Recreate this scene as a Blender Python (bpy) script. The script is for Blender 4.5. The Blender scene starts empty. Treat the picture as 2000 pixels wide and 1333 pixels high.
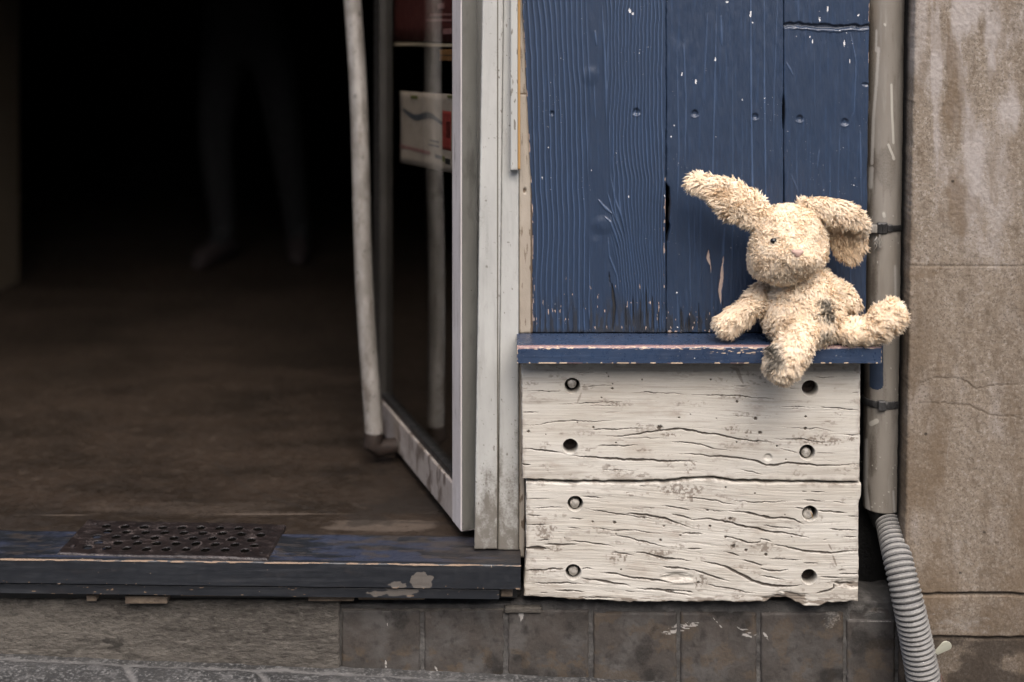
import bpy, math, random
import numpy as np
from mathutils import Vector, Matrix
random.seed(7); rng = np.random.default_rng(7)
R = math.radians
# ------------------------------------------------------------------ camera, sky, sun, exposure
D = 2.6            # camera distance to the facade plane (y = 0)
CZ = 1.333         # camera height above the pavement
SUN_EL, SUN_AZ = 50, 12       # azimuth measured from straight behind the camera towards the right
SUN_POWER, SKY_POWER, EXPOSURE = 1.15, 0.15, 1.30
sc = bpy.context.scene
cam = bpy.data.cameras.new('camera'); camo = bpy.data.objects.new('camera', cam); sc.collection.objects.link(camo)
camo.location = (0, -D, CZ); camo.rotation_euler = (R(90), 0, 0)
cam.sensor_width = 36; cam.lens = 36 * D / 2.0; cam.shift_y = -0.3333; cam.clip_end = 200
cam.dof.use_dof = True; cam.dof.focus_distance = D - 0.04; cam.dof.aperture_fstop = 1.25
sc.camera = camo
w = bpy.data.worlds.new('World'); sc.world = w; w.use_nodes = True
sky = w.node_tree.nodes.new('ShaderNodeTexSky'); sky.sky_type = 'NISHITA'; sky.sun_disc = False
sky.sun_elevation = R(SUN_EL); sky.sun_rotation = R(180 - SUN_AZ); sky.dust_density = 4; sky.air_density = 0.6; sky.ozone_density = 0.6
bg = w.node_tree.nodes['Background']; bg.inputs[1].default_value = SKY_POWER
w.node_tree.links.new(sky.outputs[0], bg.inputs[0])
sun = bpy.data.lights.new('sun', 'SUN'); sun.energy = SUN_POWER; sun.angle = R(58); sun.color = (1, .975, .945)
suno = bpy.data.objects.new('sun', sun); sc.collection.objects.link(suno)
sd = Vector((math.sin(R(SUN_AZ)) * math.cos(R(SUN_EL)), -math.cos(R(SUN_AZ)) * math.cos(R(SUN_EL)), math.sin(R(SUN_EL))))
suno.rotation_euler = sd.to_track_quat('Z', 'Y').to_euler()
sc.view_settings.view_transform = 'Standard'; sc.view_settings.look = 'None'
sc.view_settings.exposure = EXPOSURE; sc.view_settings.gamma = 1
sc.render.engine = 'CYCLES'

# ------------------------------------------------------------------ measuring: photo millimetres -> metres at depth y
def WX(px, y): return (px - 1000) / 1000 * (D + y) / D
def WZ(py, y): return CZ - py / 1000 * (D + y) / D
def P3(px, py, y): return np.array([WX(px, y), y, WZ(py, y)])

# ------------------------------------------------------------------ numpy noise
_T = np.random.default_rng(3).random((64, 256, 256)).astype(np.float32)
def vnoise(x, y, seed=0):
    t = _T[seed % 64]
    x = np.asarray(x, float); y = np.asarray(y, float)
    xi = np.floor(x).astype(int); yi = np.floor(y).astype(int); fx = x - xi; fy = y - yi
    fx = fx * fx * (3 - 2 * fx); fy = fy * fy * (3 - 2 * fy)
    a = t[xi & 255, yi & 255]; b = t[(xi + 1) & 255, yi & 255]; c = t[xi & 255, (yi + 1) & 255]; d = t[(xi + 1) & 255, (yi + 1) & 255]
    return (a * (1 - fx) + b * fx) * (1 - fy) + (c * (1 - fx) + d * fx) * fy
def fbm(x, y, seed=0, o=4):
    s = 0; a = .5; n = 0
    for i in range(o):
        s = s + a * vnoise(x * 2 ** i + 17.3 * i, y * 2 ** i + 9.1 * i, seed + i); n += a; a *= .5
    return s / n
def sstep(a, b, x):
    t = np.clip((x - a) / (b - a), 0, 1); return t * t * (3 - 2 * t)
def stroke(M, X, Y, pts, width, taper=True, wob=1.0, seed=0, soft=.6):
    """max-blend a hand-drawn line with a tapering width into the mask M; X, Y in photo millimetres"""
    pts = np.array(pts, float); pad = width * 3 + 4
    x0, y0 = pts.min(0) - pad; x1, y1 = pts.max(0) + pad
    cx = (X[0] >= x0) & (X[0] <= x1); cy = (Y[:, X.shape[1] // 2] >= y0) & (Y[:, X.shape[1] // 2] <= y1)
    if not cx.any() or not cy.any(): return
    i0, i1 = np.where(cy)[0][[0, -1]]; j0, j1 = np.where(cx)[0][[0, -1]]
    xs = X[i0:i1 + 1, j0:j1 + 1]; ys = Y[i0:i1 + 1, j0:j1 + 1]
    xs2 = xs; ys2 = ys + wob * (vnoise(xs / 14, ys / 30 + seed, seed) - .5) * 2.4 + wob * (vnoise(xs / 4, ys / 9 + seed, seed + 1) - .5) * 1.0
    seg = np.hypot(*(pts[1:] - pts[:-1]).T); L = seg.sum(); acc = 0
    best = np.zeros_like(xs)
    for k in range(len(pts) - 1):
        a, b = pts[k], pts[k + 1]; d = b - a; l2 = max(d @ d, 1e-6)
        t = np.clip(((xs2 - a[0]) * d[0] + (ys2 - a[1]) * d[1]) / l2, 0, 1)
        dist = np.hypot(xs2 - a[0] - t * d[0], ys2 - a[1] - t * d[1])
        s = (acc + t * seg[k]) / L
        ww = width * (np.sin(np.pi * np.clip(s, .02, .98)) ** .6 if taper else 1.0)
        ww = ww * (.65 + .7 * vnoise(xs / 11 + seed * 3, ys / 40, seed + 2))
        m = np.clip(1.15 - dist / np.maximum(ww, .35), 0, 1)
        m = np.minimum(1, m * (1 / soft)) * np.minimum(1, ww / .9)
        best = np.maximum(best, m); acc += seg[k]
    M[i0:i1 + 1, j0:j1 + 1] = np.maximum(M[i0:i1 + 1, j0:j1 + 1], best)
def blob(X, Y, cx, cy, rx, ry=None, soft=.3, rag=0.0, seed=0):
    ry = ry or rx
    d = np.hypot((X - cx) / rx, (Y - cy) / ry)
    if rag: d = d + rag * (fbm(X / (rx * .5) + seed, Y / (ry * .5), seed, 3) - .5) * 2
    return 1 - sstep(1 - soft, 1 + soft, d)

# ------------------------------------------------------------------ scene helpers
col = sc.collection
def worldloc(o):
    v = Vector((0, 0, 0))
    while o is not None: v = v + o.location; o = o.parent
    return v
def tag(o, label=None, cat=None, group=None, kind=None):
    if label: o['label'] = label
    if cat: o['category'] = cat
    if group: o['group'] = group
    if kind: o['kind'] = kind
    return o
def thing(name, label, cat, loc, group=None):
    o = bpy.data.objects.new(name, None); col.objects.link(o); o.location = loc; o.empty_display_size = .05
    return tag(o, label, cat, group)
def link(name, me, mats, parent=None, loc=None):
    o = bpy.data.objects.new(name, me); col.objects.link(o)
    for m in (mats if isinstance(mats, (list, tuple)) else [mats]): me.materials.append(m)
    if parent is not None: o.parent = parent
    elif loc is not None: o.location = loc
    return o
def mesh_np(name, V, F, mats, parent=None, loc=None, attrs=None, smooth=True, matidx=None):
    """V world coordinates (n,3), F (m,4) or (m,3) index array"""
    org = worldloc(parent) if parent is not None else Vector(loc or (0, 0, 0))
    V = np.asarray(V, np.float32) - np.array(org, np.float32); F = np.asarray(F, np.int32)
    me = bpy.data.meshes.new(name); k = F.shape[1]
    me.vertices.add(len(V)); me.vertices.foreach_set('co', V.ravel())
    me.loops.add(F.size); me.loops.foreach_set('vertex_index', F.ravel())
    me.polygons.add(len(F)); me.polygons.foreach_set('loop_start', np.arange(0, F.size, k, dtype=np.int32))
    me.polygons.foreach_set('loop_total', np.full(len(F), k, np.int32))
    me.polygons.foreach_set('use_smooth', np.full(len(F), bool(smooth)) if np.isscalar(smooth) or isinstance(smooth, bool) else smooth)
    if matidx is not None: me.polygons.foreach_set('material_index', matidx.astype(np.int32))
    me.update(calc_edges=True)
    for n, a in (attrs or {}).items():
        at = me.attributes.new(n, 'FLOAT', 'POINT'); at.data.foreach_set('value', np.asarray(a, np.float32).ravel())
    me.validate()
    return link(name, me, mats, parent, None if parent is not None else loc)

class MB:
    """collects boxes, tubes and lofts in world coordinates -> one mesh"""
    def __init__(s): s.v = []; s.f = []; s.n = 0
    def add(s, V, F):
        s.v.append(np.asarray(V, float)); s.f += [tuple(int(i) + s.n for i in q) for q in F]; s.n += len(V); return s
    def box(s, x0, x1, y0, y1, z0, z1, bev=.0015, M=None):
        x = sorted((x0, x1)); y = sorted((y0, y1)); z = sorted((z0, z1)); b = min(bev, (x[1]-x[0])*.3, (y[1]-y[0])*.3, (z[1]-z[0])*.3)
        import bmesh
        bm = bmesh.new(); bmesh.ops.create_cube(bm, size=1)
        for v in bm.verts:
            v.co = Vector((x[0] if v.co.x < 0 else x[1], y[0] if v.co.y < 0 else y[1], z[0] if v.co.z < 0 else z[1]))
        if b > 0: bmesh.ops.bevel(bm, geom=bm.edges[:], offset=b, segments=2, affect='EDGES', profile=.5)
        if M is not None: bmesh.ops.transform(bm, matrix=M, verts=bm.verts)
        bm.verts.index_update()
        s.add([tuple(v.co) for v in bm.verts], [[v.index for v in f.verts] for f in bm.faces]); bm.free(); return s
    def loft(s, rings, cap=True):
        n = len(rings[0]); V = np.concatenate(rings); F = []
        for i in range(len(rings) - 1):
            for j in range(n):
                F.append((i*n+j, i*n+(j+1) % n, (i+1)*n+(j+1) % n, (i+1)*n+j))
        if cap:
            F.append(tuple(range(n))[::-1]); F.append(tuple((len(rings)-1)*n + j for j in range(n)))
        return s.add(V, F)
    def tube(s, pts, r, seg=20, cap=True):
        pts = [np.array(p, float) for p in pts]; rr = r if hasattr(r, '__len__') else [r]*len(pts)
        rings = []; up = None
        for i, p in enumerate(pts):
            t = pts[min(i+1, len(pts)-1)] - pts[max(i-1, 0)]; t /= np.linalg.norm(t)
            if up is None: up = np.array([0, 1, 0.]) if abs(t[1]) < .9 else np.array([0, 0, 1.])
            a = np.cross(t, up); a /= np.linalg.norm(a); b = np.cross(a, t); up = b
            th = np.linspace(0, 2*np.pi, seg, endpoint=False)
            rings.append(p + rr[i]*(np.cos(th)[:, None]*a + np.sin(th)[:, None]*b))
        return s.loft(rings, cap)
    def disc_bump(s, c, axis_y, r, h, seg=20):  # rounded bolt head facing -y at centre c
        rings = []
        for (q, d) in ((1, .012), (1, 0), (.9, -h*.6), (.55, -h), (.05, -h*1.1)):
            th = np.linspace(0, 2*np.pi, seg, endpoint=False)
            rings.append(np.stack([c[0] + r*q*np.cos(th)*(1+.04*np.sin(3*th)), np.full(seg, c[1]+d), c[2] + r*q*np.sin(th)], 1))
        return s.loft(rings)
    def build(s, name, mats, parent=None, loc=None, smooth=False):
        org = worldloc(parent) if parent is not None else Vector(loc or (0, 0, 0))
        V = np.concatenate(s.v) - np.array(org)
        me = bpy.data.meshes.new(name); me.from_pydata([tuple(v) for v in V], [], s.f)
        if smooth: me.polygons.foreach_set('use_smooth', [True]*len(me.polygons)); me.set_sharp_from_angle(angle=R(38))
        me.update()
        return link(name, me, mats, parent, None if parent is not None else loc)

def relief(name, mats, pxs, pys, y, thick, hfun, parent=None, loc=None, left=None, right=None, top=None, bot=None, bev=2.5, sides=None):
    """a slab standing in the facade: front face a dense grid with real relief h (mm towards the street), sides run back by thick.
    pxs/pys photo millimetres; left/right(v) and top/bot(u) give uneven outlines"""
    u, v = np.meshgrid(pxs, pys); X = u.copy(); Y = v.copy()
    fu = (u - pxs[0]) / (pxs[-1] - pxs[0]); fv = (v - pys[0]) / (pys[-1] - pys[0])
    if left is not None or right is not None:
        l = left(v) if left else pxs[0]; r = right(v) if right else pxs[-1]; X = l + fu * (r - l)
    if top is not None or bot is not None:
        t = top(u) if top else pys[0]; b = bot(u) if bot else pys[-1]; Y = t + fv * (b - t)
    h, A = hfun(X, Y)
    if bev:
        e = np.minimum(np.minimum(X - X[:, :1], X[:, -1:] - X), np.minimum(Y - Y[:1], Y[-1:] - Y))
        e = e + .5 * bev * (vnoise(X / 7, Y / 7, 9) - .5)
        h = h - bev * (1 - np.sqrt(np.clip(1 - (1 - np.clip(e / bev, 0, 1)) ** 2, 0, 1)))
    yy = y - h / 1000
    k = (D + y) / D
    V = np.stack([(X - 1000) / 1000 * k, yy, CZ - Y / 1000 * k], -1); ny, nx = X.shape
    idx = np.arange(nx * ny).reshape(ny, nx)
    F = [np.stack([idx[:-1, :-1], idx[1:, :-1], idx[1:, 1:], idx[:-1, 1:]], -1).reshape(-1, 4)]
    per = np.concatenate([idx[0, :-1], idx[:-1, -1], idx[-1, :0:-1], idx[:0:-1, 0]])
    n0 = nx * ny; Vp = V.reshape(-1, 3)[per].copy(); Vp[:, 1] = y + thick
    k2 = np.arange(len(per)); nxt = np.roll(k2, -1)
    F.append(np.stack([per[k2], per[nxt], n0 + nxt, n0 + k2], -1))
    VV = np.concatenate([V.reshape(-1, 3), Vp]); att = {}
    for n, a in A.items():
        a = np.broadcast_to(a, X.shape).reshape(-1); att[n] = np.concatenate([a, a[per] * .6 if n != sides else a[per]*0 + 1.0])
    if sides == 'gap_shade': att['gap_shade'] = np.concatenate([np.zeros(n0), np.ones(len(per))])  # near-black towards the back edge, painting shade into the wall side
    return mesh_np(name, VV, np.concatenate(F), mats, parent, loc, att)

# ------------------------------------------------------------------ materials
class G:
    def __init__(s, name):
        s.m = bpy.data.materials.new(name); s.m.use_nodes = True; s.t = s.m.node_tree; s.N = s.t.nodes; s.L = s.t.links
        s.b = s.N['Principled BSDF']; s.co = s.N.new('ShaderNodeTexCoord').outputs['Object']
    def node(s, t, **k):
        n = s.N.new(t)
        for a, b in k.items():
            if a.startswith('i_'):
                key = a[2:]; key = int(key) if key.isdigit() else key
                if hasattr(b, 'links') or isinstance(b, bpy.types.NodeSocket): s.L.new(b, n.inputs[key])
                else: n.inputs[key].default_value = b
            else: setattr(n, a, b)
        return n
    def noise(s, scale, stretch=(1, 1, 1), detail=6, rough=.6, dist=0, off=0):
        mp = s.node('ShaderNodeMapping', i_0=s.co); mp.inputs['Scale'].default_value = stretch; mp.inputs['Location'].default_value = (off, off*.7, off*1.3)
        return s.node('ShaderNodeTexNoise', i_Vector=mp.outputs[0], i_Scale=scale, i_Detail=detail, i_Roughness=rough, i_Distortion=dist).outputs[0]
    def ramp(s, f, a, b, lo=0, hi=1):
        return s.node('ShaderNodeMapRange', i_0=f, i_1=a, i_2=b, i_3=lo, i_4=hi, interpolation_type='SMOOTHSTEP').outputs[0]
    def mix(s, f, a, b, mode='MIX'):
        n = s.node('ShaderNodeMix', data_type='RGBA', blend_type=mode)
        for k, v in ((0, f), (6, a), (7, b)):
            if isinstance(v, bpy.types.NodeSocket): s.L.new(v, n.inputs[k])
            elif k == 0: n.inputs[0].default_value = v
            else: n.inputs[k].default_value = (*v, 1)
        return n.outputs[2]
    def math(s, op, a, b=0):
        return s.node('ShaderNodeMath', operation=op, i_0=a, i_1=b).outputs[0]
    def attr(s, n): return s.node('ShaderNodeAttribute', attribute_name=n).outputs['Fac']
    def bump(s, h, strength, dist=.001, prev=None):
        n = s.node('ShaderNodeBump', i_Height=h, i_Strength=strength, i_Distance=dist)
        if prev is not None: s.L.new(prev, n.inputs['Normal'])
        return n.outputs[0]
def mat(name, base, var=None, vs=8, vst=(1, 1, 1), rough=.6, layers=(), fine=None, specks=None, bumps=((400, .4, .001, (1, 1, 1)),), metal=0, spec=.5, stains=(), rvar=.12):
    """base <-> var by a noise of scale vs; fine = (colour, scale, stretch, lo, hi, amount) streaks; stains = list of the same;
    layers = (attribute, colour, raggedness); specks = (colour, scale, threshold)"""
    g = G(name); f = g.ramp(g.noise(vs, vst), .3, .7)
    c = g.mix(f, base, var or tuple(x*.8 for x in base))
    for k, (cc, sc_, st, lo, hi, am) in enumerate(([fine] if fine else []) + list(stains)):
        m = g.ramp(g.noise(sc_, st, off=3.1*k+1), lo, hi, 0, am); c = g.mix(m, c, cc)
    if specks:
        m = g.ramp(g.noise(specks[1], detail=2, off=5), specks[2], specks[2] + .03); c = g.mix(m, c, specks[0])
    rr = g.ramp(g.noise(60), .3, .7, rough - rvar, rough + rvar)
    for (a, cc, rag, *more) in layers:
        s = g.attr(a); lo, hi, op = (more + [.38, .62, 1])[:3] if len(more) == 3 else (.38, .62, 1)
        if rag: s = g.ramp(g.math('ADD', s, g.math('MULTIPLY', g.math('MULTIPLY', g.math('SUBTRACT', g.noise(260, detail=6, rough=.7), .5), rag), g.math('MINIMUM', g.math('MULTIPLY', s, 5.0), 1.0))), lo, hi, 0, op)
        elif op != 1: s = g.math('MULTIPLY', s, op)
        c = g.mix(s, c, cc); rr = g.math('ADD', rr, g.math('MULTIPLY', s, .25))
    g.L.new(c, g.b.inputs['Base Color']); g.L.new(rr, g.b.inputs['Roughness'])
    g.b.inputs['Metallic'].default_value = metal; g.b.inputs['Specular IOR Level'].default_value = spec
    prev = None
    for (s_, st, di, sx) in bumps: prev = g.bump(g.noise(s_, sx, detail=5), st, di, prev)
    if prev is not None: g.L.new(prev, g.b.inputs['Normal'])
    return g.m

BLUE = (.0172, .0300, .0575)
FR = (1, 1, 1)
M_blue = mat('blue_paint', BLUE, (.0165, .028, .052), 5, (1, 1, .6), .36, spec=.6, rvar=.03,
             layers=[('crest_sheen', (.055, .098, .185), 0, 0, 1, .55), ('worn', (.008, .010, .015), .6, .2, .9, .85), ('chip', (.36, .27, .22), .5), ('white', (.5, .5, .5), .3), ('crack', (.007, .007, .008), 0)],  # lighter blue along the ridge crests paints in their sheen
             fine=((.028, .056, .115), 160, (1, 1, .06), .5, .75, .4), bumps=((240, .45, .0012, (1, 1, .08)), (900, .25, .0006, FR)))
M_shelf = mat('blue_shelf_paint', (.023, .041, .080), (.017, .029, .058), 7, FR, .34, spec=.6,
              layers=[('pink', (.21, .125, .115), .7, .3, .75, .9), ('chip', (.42, .32, .23), .6), ('white', (.45, .45, .45), .3)],
              fine=((.05, .065, .10), 200, (.05, 1, 1), .55, .8, .4), bumps=((300, .35, .001, (.06, 1, 1)), (900, .2, .0005, FR)))
M_white = mat('white_weathered_paint', (0.4622, 0.4413, 0.3940), (0.3775, 0.3484, 0.2974), 12, (.35, 1, 1), .62, spec=.35,
              layers=[('dirt', (.1310, .1040, .0809), .45, .08, 1.0, .85), ('wood', (.1541, .1271, .1002), .6, .3, .7, .9), ('crack', (.0433, .0337, .0260), 0, 0, 1, .96), ('hole', (.0123, .0092, .0070), 0)],
              fine=((.2311, .2042, .1695), 110, (.05, 1, 1), .5, .76, .75), stains=(((.2773, .2350, .1887), 16, (.6, 1, 1), .52, .72, .6), ((.1695, .1425, .1156), 240, (.4, 1, 1), .62, .8, .5)),
              specks=((.1079, .0847, .0693), 330, .72), bumps=((170, .5, .0012, (.05, 1, 1)), (700, .3, .0006, FR)))
M_frame = mat('white_frame_paint', (.3698, .3698, .3483), (.2924, .2924, .2752), 9, (1, 1, .4), .5, spec=.4,
              layers=[('dirt', (.0860, .0731, .0559), 1.0, .25, .95, .8), ('groove', (.0946, .0860, .0688), .2)],
              fine=((.2236, .2236, .2107), 50, (1, 1, .1), .5, .75, .6), stains=(((.1892, .1720, .1462), 18, (1, 1, .3), .55, .8, .6),), specks=((.0688, .0559, .0387), 210, .75), bumps=((120, .25, .001, (1, 1, .2)), (800, .2, .0005, FR)))
M_cream = mat('old_cream_paint', (.3145, .2805, .2338), (.2465, .2125, .1700), 12, (1, 1, .4), .6, layers=[('dirt', (.0850, .0553, .0323), .7, .3, .8, .85)], specks=((.0850, .0595, .0425), 200, .72))
M_stone = mat('sandstone', (.2021, .1689, .1334), (.1506, .1221, .0931), 3.2, (1, 1, .6), .85, spec=.2,
              layers=[('pale', (.2986, .2744, .2582), .9, .0, 1.0, .8), ('brown', (.1077, .0770, .0491), .9, .0, 1.0, .85), ('dark', (.0268, .0215, .0171), .8, .05, 1.0, .9), ('lime', (.2360, .2199, .2012), 1.5, .35, 1.0, .8), ('crack', (.0662, .0500, .0366), 0), ('gap_shade', (.0047, .0038, .0030), .05, .06, .30, 1)],
              fine=((.2741, .2446, .2096), 170, FR, .48, .68, .75), stains=(((.0982, .0714, .0471), 10, (1, 1, .25), .46, .72, .6), ((.0926, .0712, .0507), 60, (1, 1, .5), .50, .72, .65), ((.2616, .2347, .2105), 26, (1, 1, .4), .5, .75, .6), ((.0794, .0607, .0446), 300, FR, .50, .66, .7)),
              specks=((.0400, .0320, .0239), 140, .76), bumps=((130, .45, .003, FR), (420, .4, .0018, FR)))
M_plinth = mat('rough_grey_stone', (.0999, .0903, .0770), (.0518, .0459, .0392), 7, (.6, 1, 1.4), .85, spec=.25,
               layers=[('pale', (.1258, .1147, .0962), 1.2, .2, 1.0, .85), ('dark', (.0178, .0163, .0141), 1.0, .2, 1.0, .8)],
               fine=((.1221, .1125, .0962), 150, (.45, 1, 1.3), .48, .70, .75), stains=(((.0237, .0207, .0170), 45, (.6, 1, 1.3), .50, .75, .6), ((.0222, .0192, .0163), 200, (.5, 1, 1.3), .52, .7, .6)),
               specks=((.2220, .2072, .1850), 260, .77), bumps=((110, .8, .004, (.45, 1, 1.3)), (420, .7, .002, (.7, 1, 1))))
M_tile = mat('brown_base_tile', (.0512, .0436, .0376), (.0371, .0333, .0295), 14, FR, .72, spec=.3,
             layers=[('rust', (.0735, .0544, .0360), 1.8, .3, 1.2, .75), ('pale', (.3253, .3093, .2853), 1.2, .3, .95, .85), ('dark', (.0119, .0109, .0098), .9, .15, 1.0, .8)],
             fine=((.0687, .0578, .0475), 420, FR, .52, .70, .6), stains=(((.0771, .0727, .0678), 14, FR, .42, .70, .75), ((.0172, .0150, .0134), 50, FR, .50, .72, .7)),
             specks=((.1605, .1496, .1387), 300, .775), bumps=((380, .45, .0014, FR), (60, .3, .003, FR)))
M_grout = mat('dark_mortar', (.075, .072, .067), (.045, .042, .04), 20, rough=.9, spec=.2, bumps=((200, .8, .003, FR),),
              stains=(((.11, .105, .097), 40, FR, .5, .7, .7),))
M_sill = mat('dark_blue_sill_paint', (.0145, .0165, .020), (.010, .0115, .0145), 9, (.4, 1, 1), .40, spec=.5,
             layers=[('bluep', (.024, .032, .062), 1.0, .1, 1.0, .85), ('worn', (.028, .022, .0185), 1.0, .1, .95, .85), ('grey', (.088, .078, .068), .3), ('chip', (.19, .13, .085), .8, .4, .75, .9), ('white', (.42, .42, .42), .3)],
             fine=((.034, .036, .040), 90, (.06, 1, 1), .52, .75, .6), stains=(((.035, .028, .024), 35, (.4, 1, 1), .55, .75, .5),), specks=((.22, .17, .12), 190, .755), bumps=((200, .35, .001, (.1, 1, 1)), (600, .3, .0008, FR)))
M_floor = mat('worn_brown_floor', (.0311, .0222, .0162), (.0148, .0108, .0077), 5, (.5, 1.2, 1), .5, spec=.3, rvar=.12,
              layers=[('line', (.0956, .0755, .0593), .7, .3, .8, .7), ('dark', (.0133, .0101, .0076), .8, .2, .9, .7)],
              fine=((.0103, .0079, .0059), 9, (.7, 1.1, 1), .42, .75, .6), stains=(((.0773, .0604, .0459), 42, (.7, 1, 1), .52, .78, .4), ((.0118, .0086, .0062), 110, (.7, 1, 1), .52, .76, .4)),
              specks=((.1466, .1224, .0982), 150, .765), bumps=((60, .3, .002, (.5, 1, 1)), (400, .2, .0008, FR)))
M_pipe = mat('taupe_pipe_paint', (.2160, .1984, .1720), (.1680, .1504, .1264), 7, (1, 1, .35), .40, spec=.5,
             layers=[('grime_shade', (.050, .038, .027), .7, .15, .95, .8), ('pale', (.3360, .3200, .2920), .7, .3, .8, .8), ('drip', (.3360, .3200, .2800), .15), ('blue', BLUE, .15)],
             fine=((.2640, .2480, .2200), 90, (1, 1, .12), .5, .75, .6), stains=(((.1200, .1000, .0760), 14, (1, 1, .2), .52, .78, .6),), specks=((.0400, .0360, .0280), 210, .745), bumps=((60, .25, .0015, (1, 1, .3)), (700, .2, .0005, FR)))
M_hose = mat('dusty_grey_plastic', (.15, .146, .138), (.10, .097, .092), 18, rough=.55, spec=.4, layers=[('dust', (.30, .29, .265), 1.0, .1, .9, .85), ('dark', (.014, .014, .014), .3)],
             fine=((.25, .24, .22), 260, FR, .5, .7, .6), stains=(((.07, .065, .058), 30, FR, .52, .75, .7),), specks=((.5, .48, .44), 260, .735))
M_black = mat('black_plastic', (.012, .012, .012), (.02, .0195, .019), 40, rough=.4)
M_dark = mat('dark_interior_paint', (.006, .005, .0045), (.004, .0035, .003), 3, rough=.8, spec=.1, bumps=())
M_recess = mat('grimy_recess', (.008, .0075, .007), (.004, .004, .004), 20, rough=.8, spec=.25, layers=[('green', (.012, .034, .022), .5)], specks=((.12, .115, .1), 120, .70), bumps=((150, .6, .003, FR),))
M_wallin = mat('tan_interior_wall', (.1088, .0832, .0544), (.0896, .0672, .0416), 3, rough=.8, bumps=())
M_steel = mat('worn_galvanised_steel', (.3478, .3254, .2973), (.2020, .1851, .1627), 30, (1, 1, .5), .38, metal=.4, spec=.6, stains=(((.0898, .0673, .0505), 45, (1, 1, .4), .53, .75, .7),))
M_bolt = mat('painted_bolt_steel', (.40, .38, .34), (.15, .135, .115), 120, rough=.5, metal=.15, bumps=((500, .6, .001, FR),))
M_rust = mat('rusty_steel', (.0245, .0140, .0091), (.0126, .0084, .0063), 90, rough=.7, metal=.2, bumps=((500, .6, .001, FR),))
M_grate = mat('rusty_dark_plate', (.022, .0165, .0155), (.012, .0095, .0095), 30, rough=.40, metal=.3, layers=[('dirt', (.16, .13, .12), 1.6, .25, 1.1, .8), ('hole', (.003, .003, .003), 0)],
              fine=((.075, .06, .057), 90, (.4, 1, 1), .50, .72, .6), specks=((.32, .3, .27), 120, .765), bumps=((200, .5, .002, FR),))
M_plaster = mat('facade_plaster', (.30, .28, .25), (.22, .20, .17), 2, rough=.85)
M_yellow = mat('bare_yellow_wood', (.30, .175, .06), (.22, .125, .04), 20, (1, 1, .1), .6)
M_brick = mat('bare_wood_shim', (.20, .155, .11), (.12, .09, .065), 30, rough=.85, bumps=((200, .8, .002, FR),))
M_pave = mat('worn_grey_paving', (.056, .055, .053), (.024, .0235, .023), 5, rough=.8, spec=.3, layers=[('joint', (.135, .13, .125), 1.0, .2, .9, .8), ('dark', (.026, .025, .023), .8, .2, .9, .8)],
             fine=((.175, .172, .165), 150, FR, .48, .68, .75), stains=(((.03, .029, .027), 35, FR, .5, .72, .7),), specks=((.42, .40, .37), 160, .745),
             bumps=((70, .8, .006, FR), (400, .6, .002, FR)))
g = G('door_glass'); g.N.remove(g.b)
tr = g.node('ShaderNodeBsdfTransparent'); tr.inputs[0].default_value = (.87, .86, .84, 1)
gl = g.node('ShaderNodeBsdfGlossy', i_Roughness=.012); fr = g.node('ShaderNodeFresnel', i_IOR=1.95)
mx = g.node('ShaderNodeMixShader', i_0=g.math('MULTIPLY', fr.outputs[0], g.math('SUBTRACT', 1.0, g.node('ShaderNodeNewGeometry').outputs['Backfacing'])), i_1=tr.outputs[0], i_2=gl.outputs[0]); g.L.new(mx.outputs[0], g.N['Material Output'].inputs[0]); M_glass = g.m
def furmat(name, a, b):
    g = G(name); at = g.attr('tint'); c = g.mix(at, a, b); c = g.mix(g.attr('soil'), c, (.07, .066, .058)); c = g.mix(g.attr('inner_shade'), c, (.74, .56, .36))  # last mix is a darker tan painting shade into ears and folds
    g.L.new(c, g.b.inputs['Base Color']); g.b.inputs['Roughness'].default_value = .75; g.b.inputs['Specular IOR Level'].default_value = .15
    t = g.node('ShaderNodeBsdfTranslucent'); g.L.new(c, t.inputs[0])
    m = g.node('ShaderNodeMixShader', i_0=.38, i_1=g.b.outputs[0], i_2=t.outputs[0]); g.L.new(m.outputs[0], g.N['Material Output'].inputs[0]); return g.m
M_fur = furmat('cream_plush_pile', (.97, .88, .735), (.925, .79, .61))
M_furbase = mat('plush_backing', (.74, .60, .44), (.64, .49, .34), 60, rough=.9, spec=.1)
def flat(name, c, rough=.6, **k): return mat(name, c, tuple(x*.85 for x in c), 30, rough=rough, bumps=(), **k)
M_eye = flat('black_bead', (.006, .006, .007), .12); M_nose = flat('pink_felt', (.40, .27, .22), .85)

# ------------------------------------------------------------------ SETTING: pavement, floor, room
lin = lambda a, b, s: np.linspace(a, b, max(2, int(round(abs(b-a)/s))+1))
px_ = np.unique(np.concatenate([[-12, -6, -3, -1.6], lin(-1.25, .1, .004), lin(.1, 1.1, .008), [1.6, 3, 6, 12]]))
py_ = np.unique(np.concatenate([[-14, -8, -4, -1.5, -.6], lin(-.35, .02, .004), [.4, 2, 6]]))
X, Y = np.meshgrid(px_, py_)
Zp = .022 - .045*np.clip(X, -3, 3) - .012*np.clip(Y+.05, -3, 0) * -1
joint = np.zeros_like(X); J = .05 + .012*(fbm(X*9, Y*9, 11)-.5)
for jx, sl in ((-.745, .5), (-.49, .5), (-.05, .3), (.35, .2), (-1.2, .3), (.8, .2)): joint = np.maximum(joint, np.clip(1.3-np.abs(X - jx + sl*(Y+.04) + .01*(fbm(X*20, Y*20, 4)-.5))/.010, 0, 1))
joint *= (Y < -.045) & (Y > -.4)
edge = np.clip(1.2 - np.abs(Y + .045 - .02*(fbm(X*7, Y*0, 14)-.5))/.010, 0, 1)
Zp = Zp + .006*(fbm(X*30, Y*30, 8)-.5) + .010*sstep(.004, -.03, Y+.045)*(1-.7*joint) * (Y > -.6)
idx = np.arange(X.size).reshape(X.shape)
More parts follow.
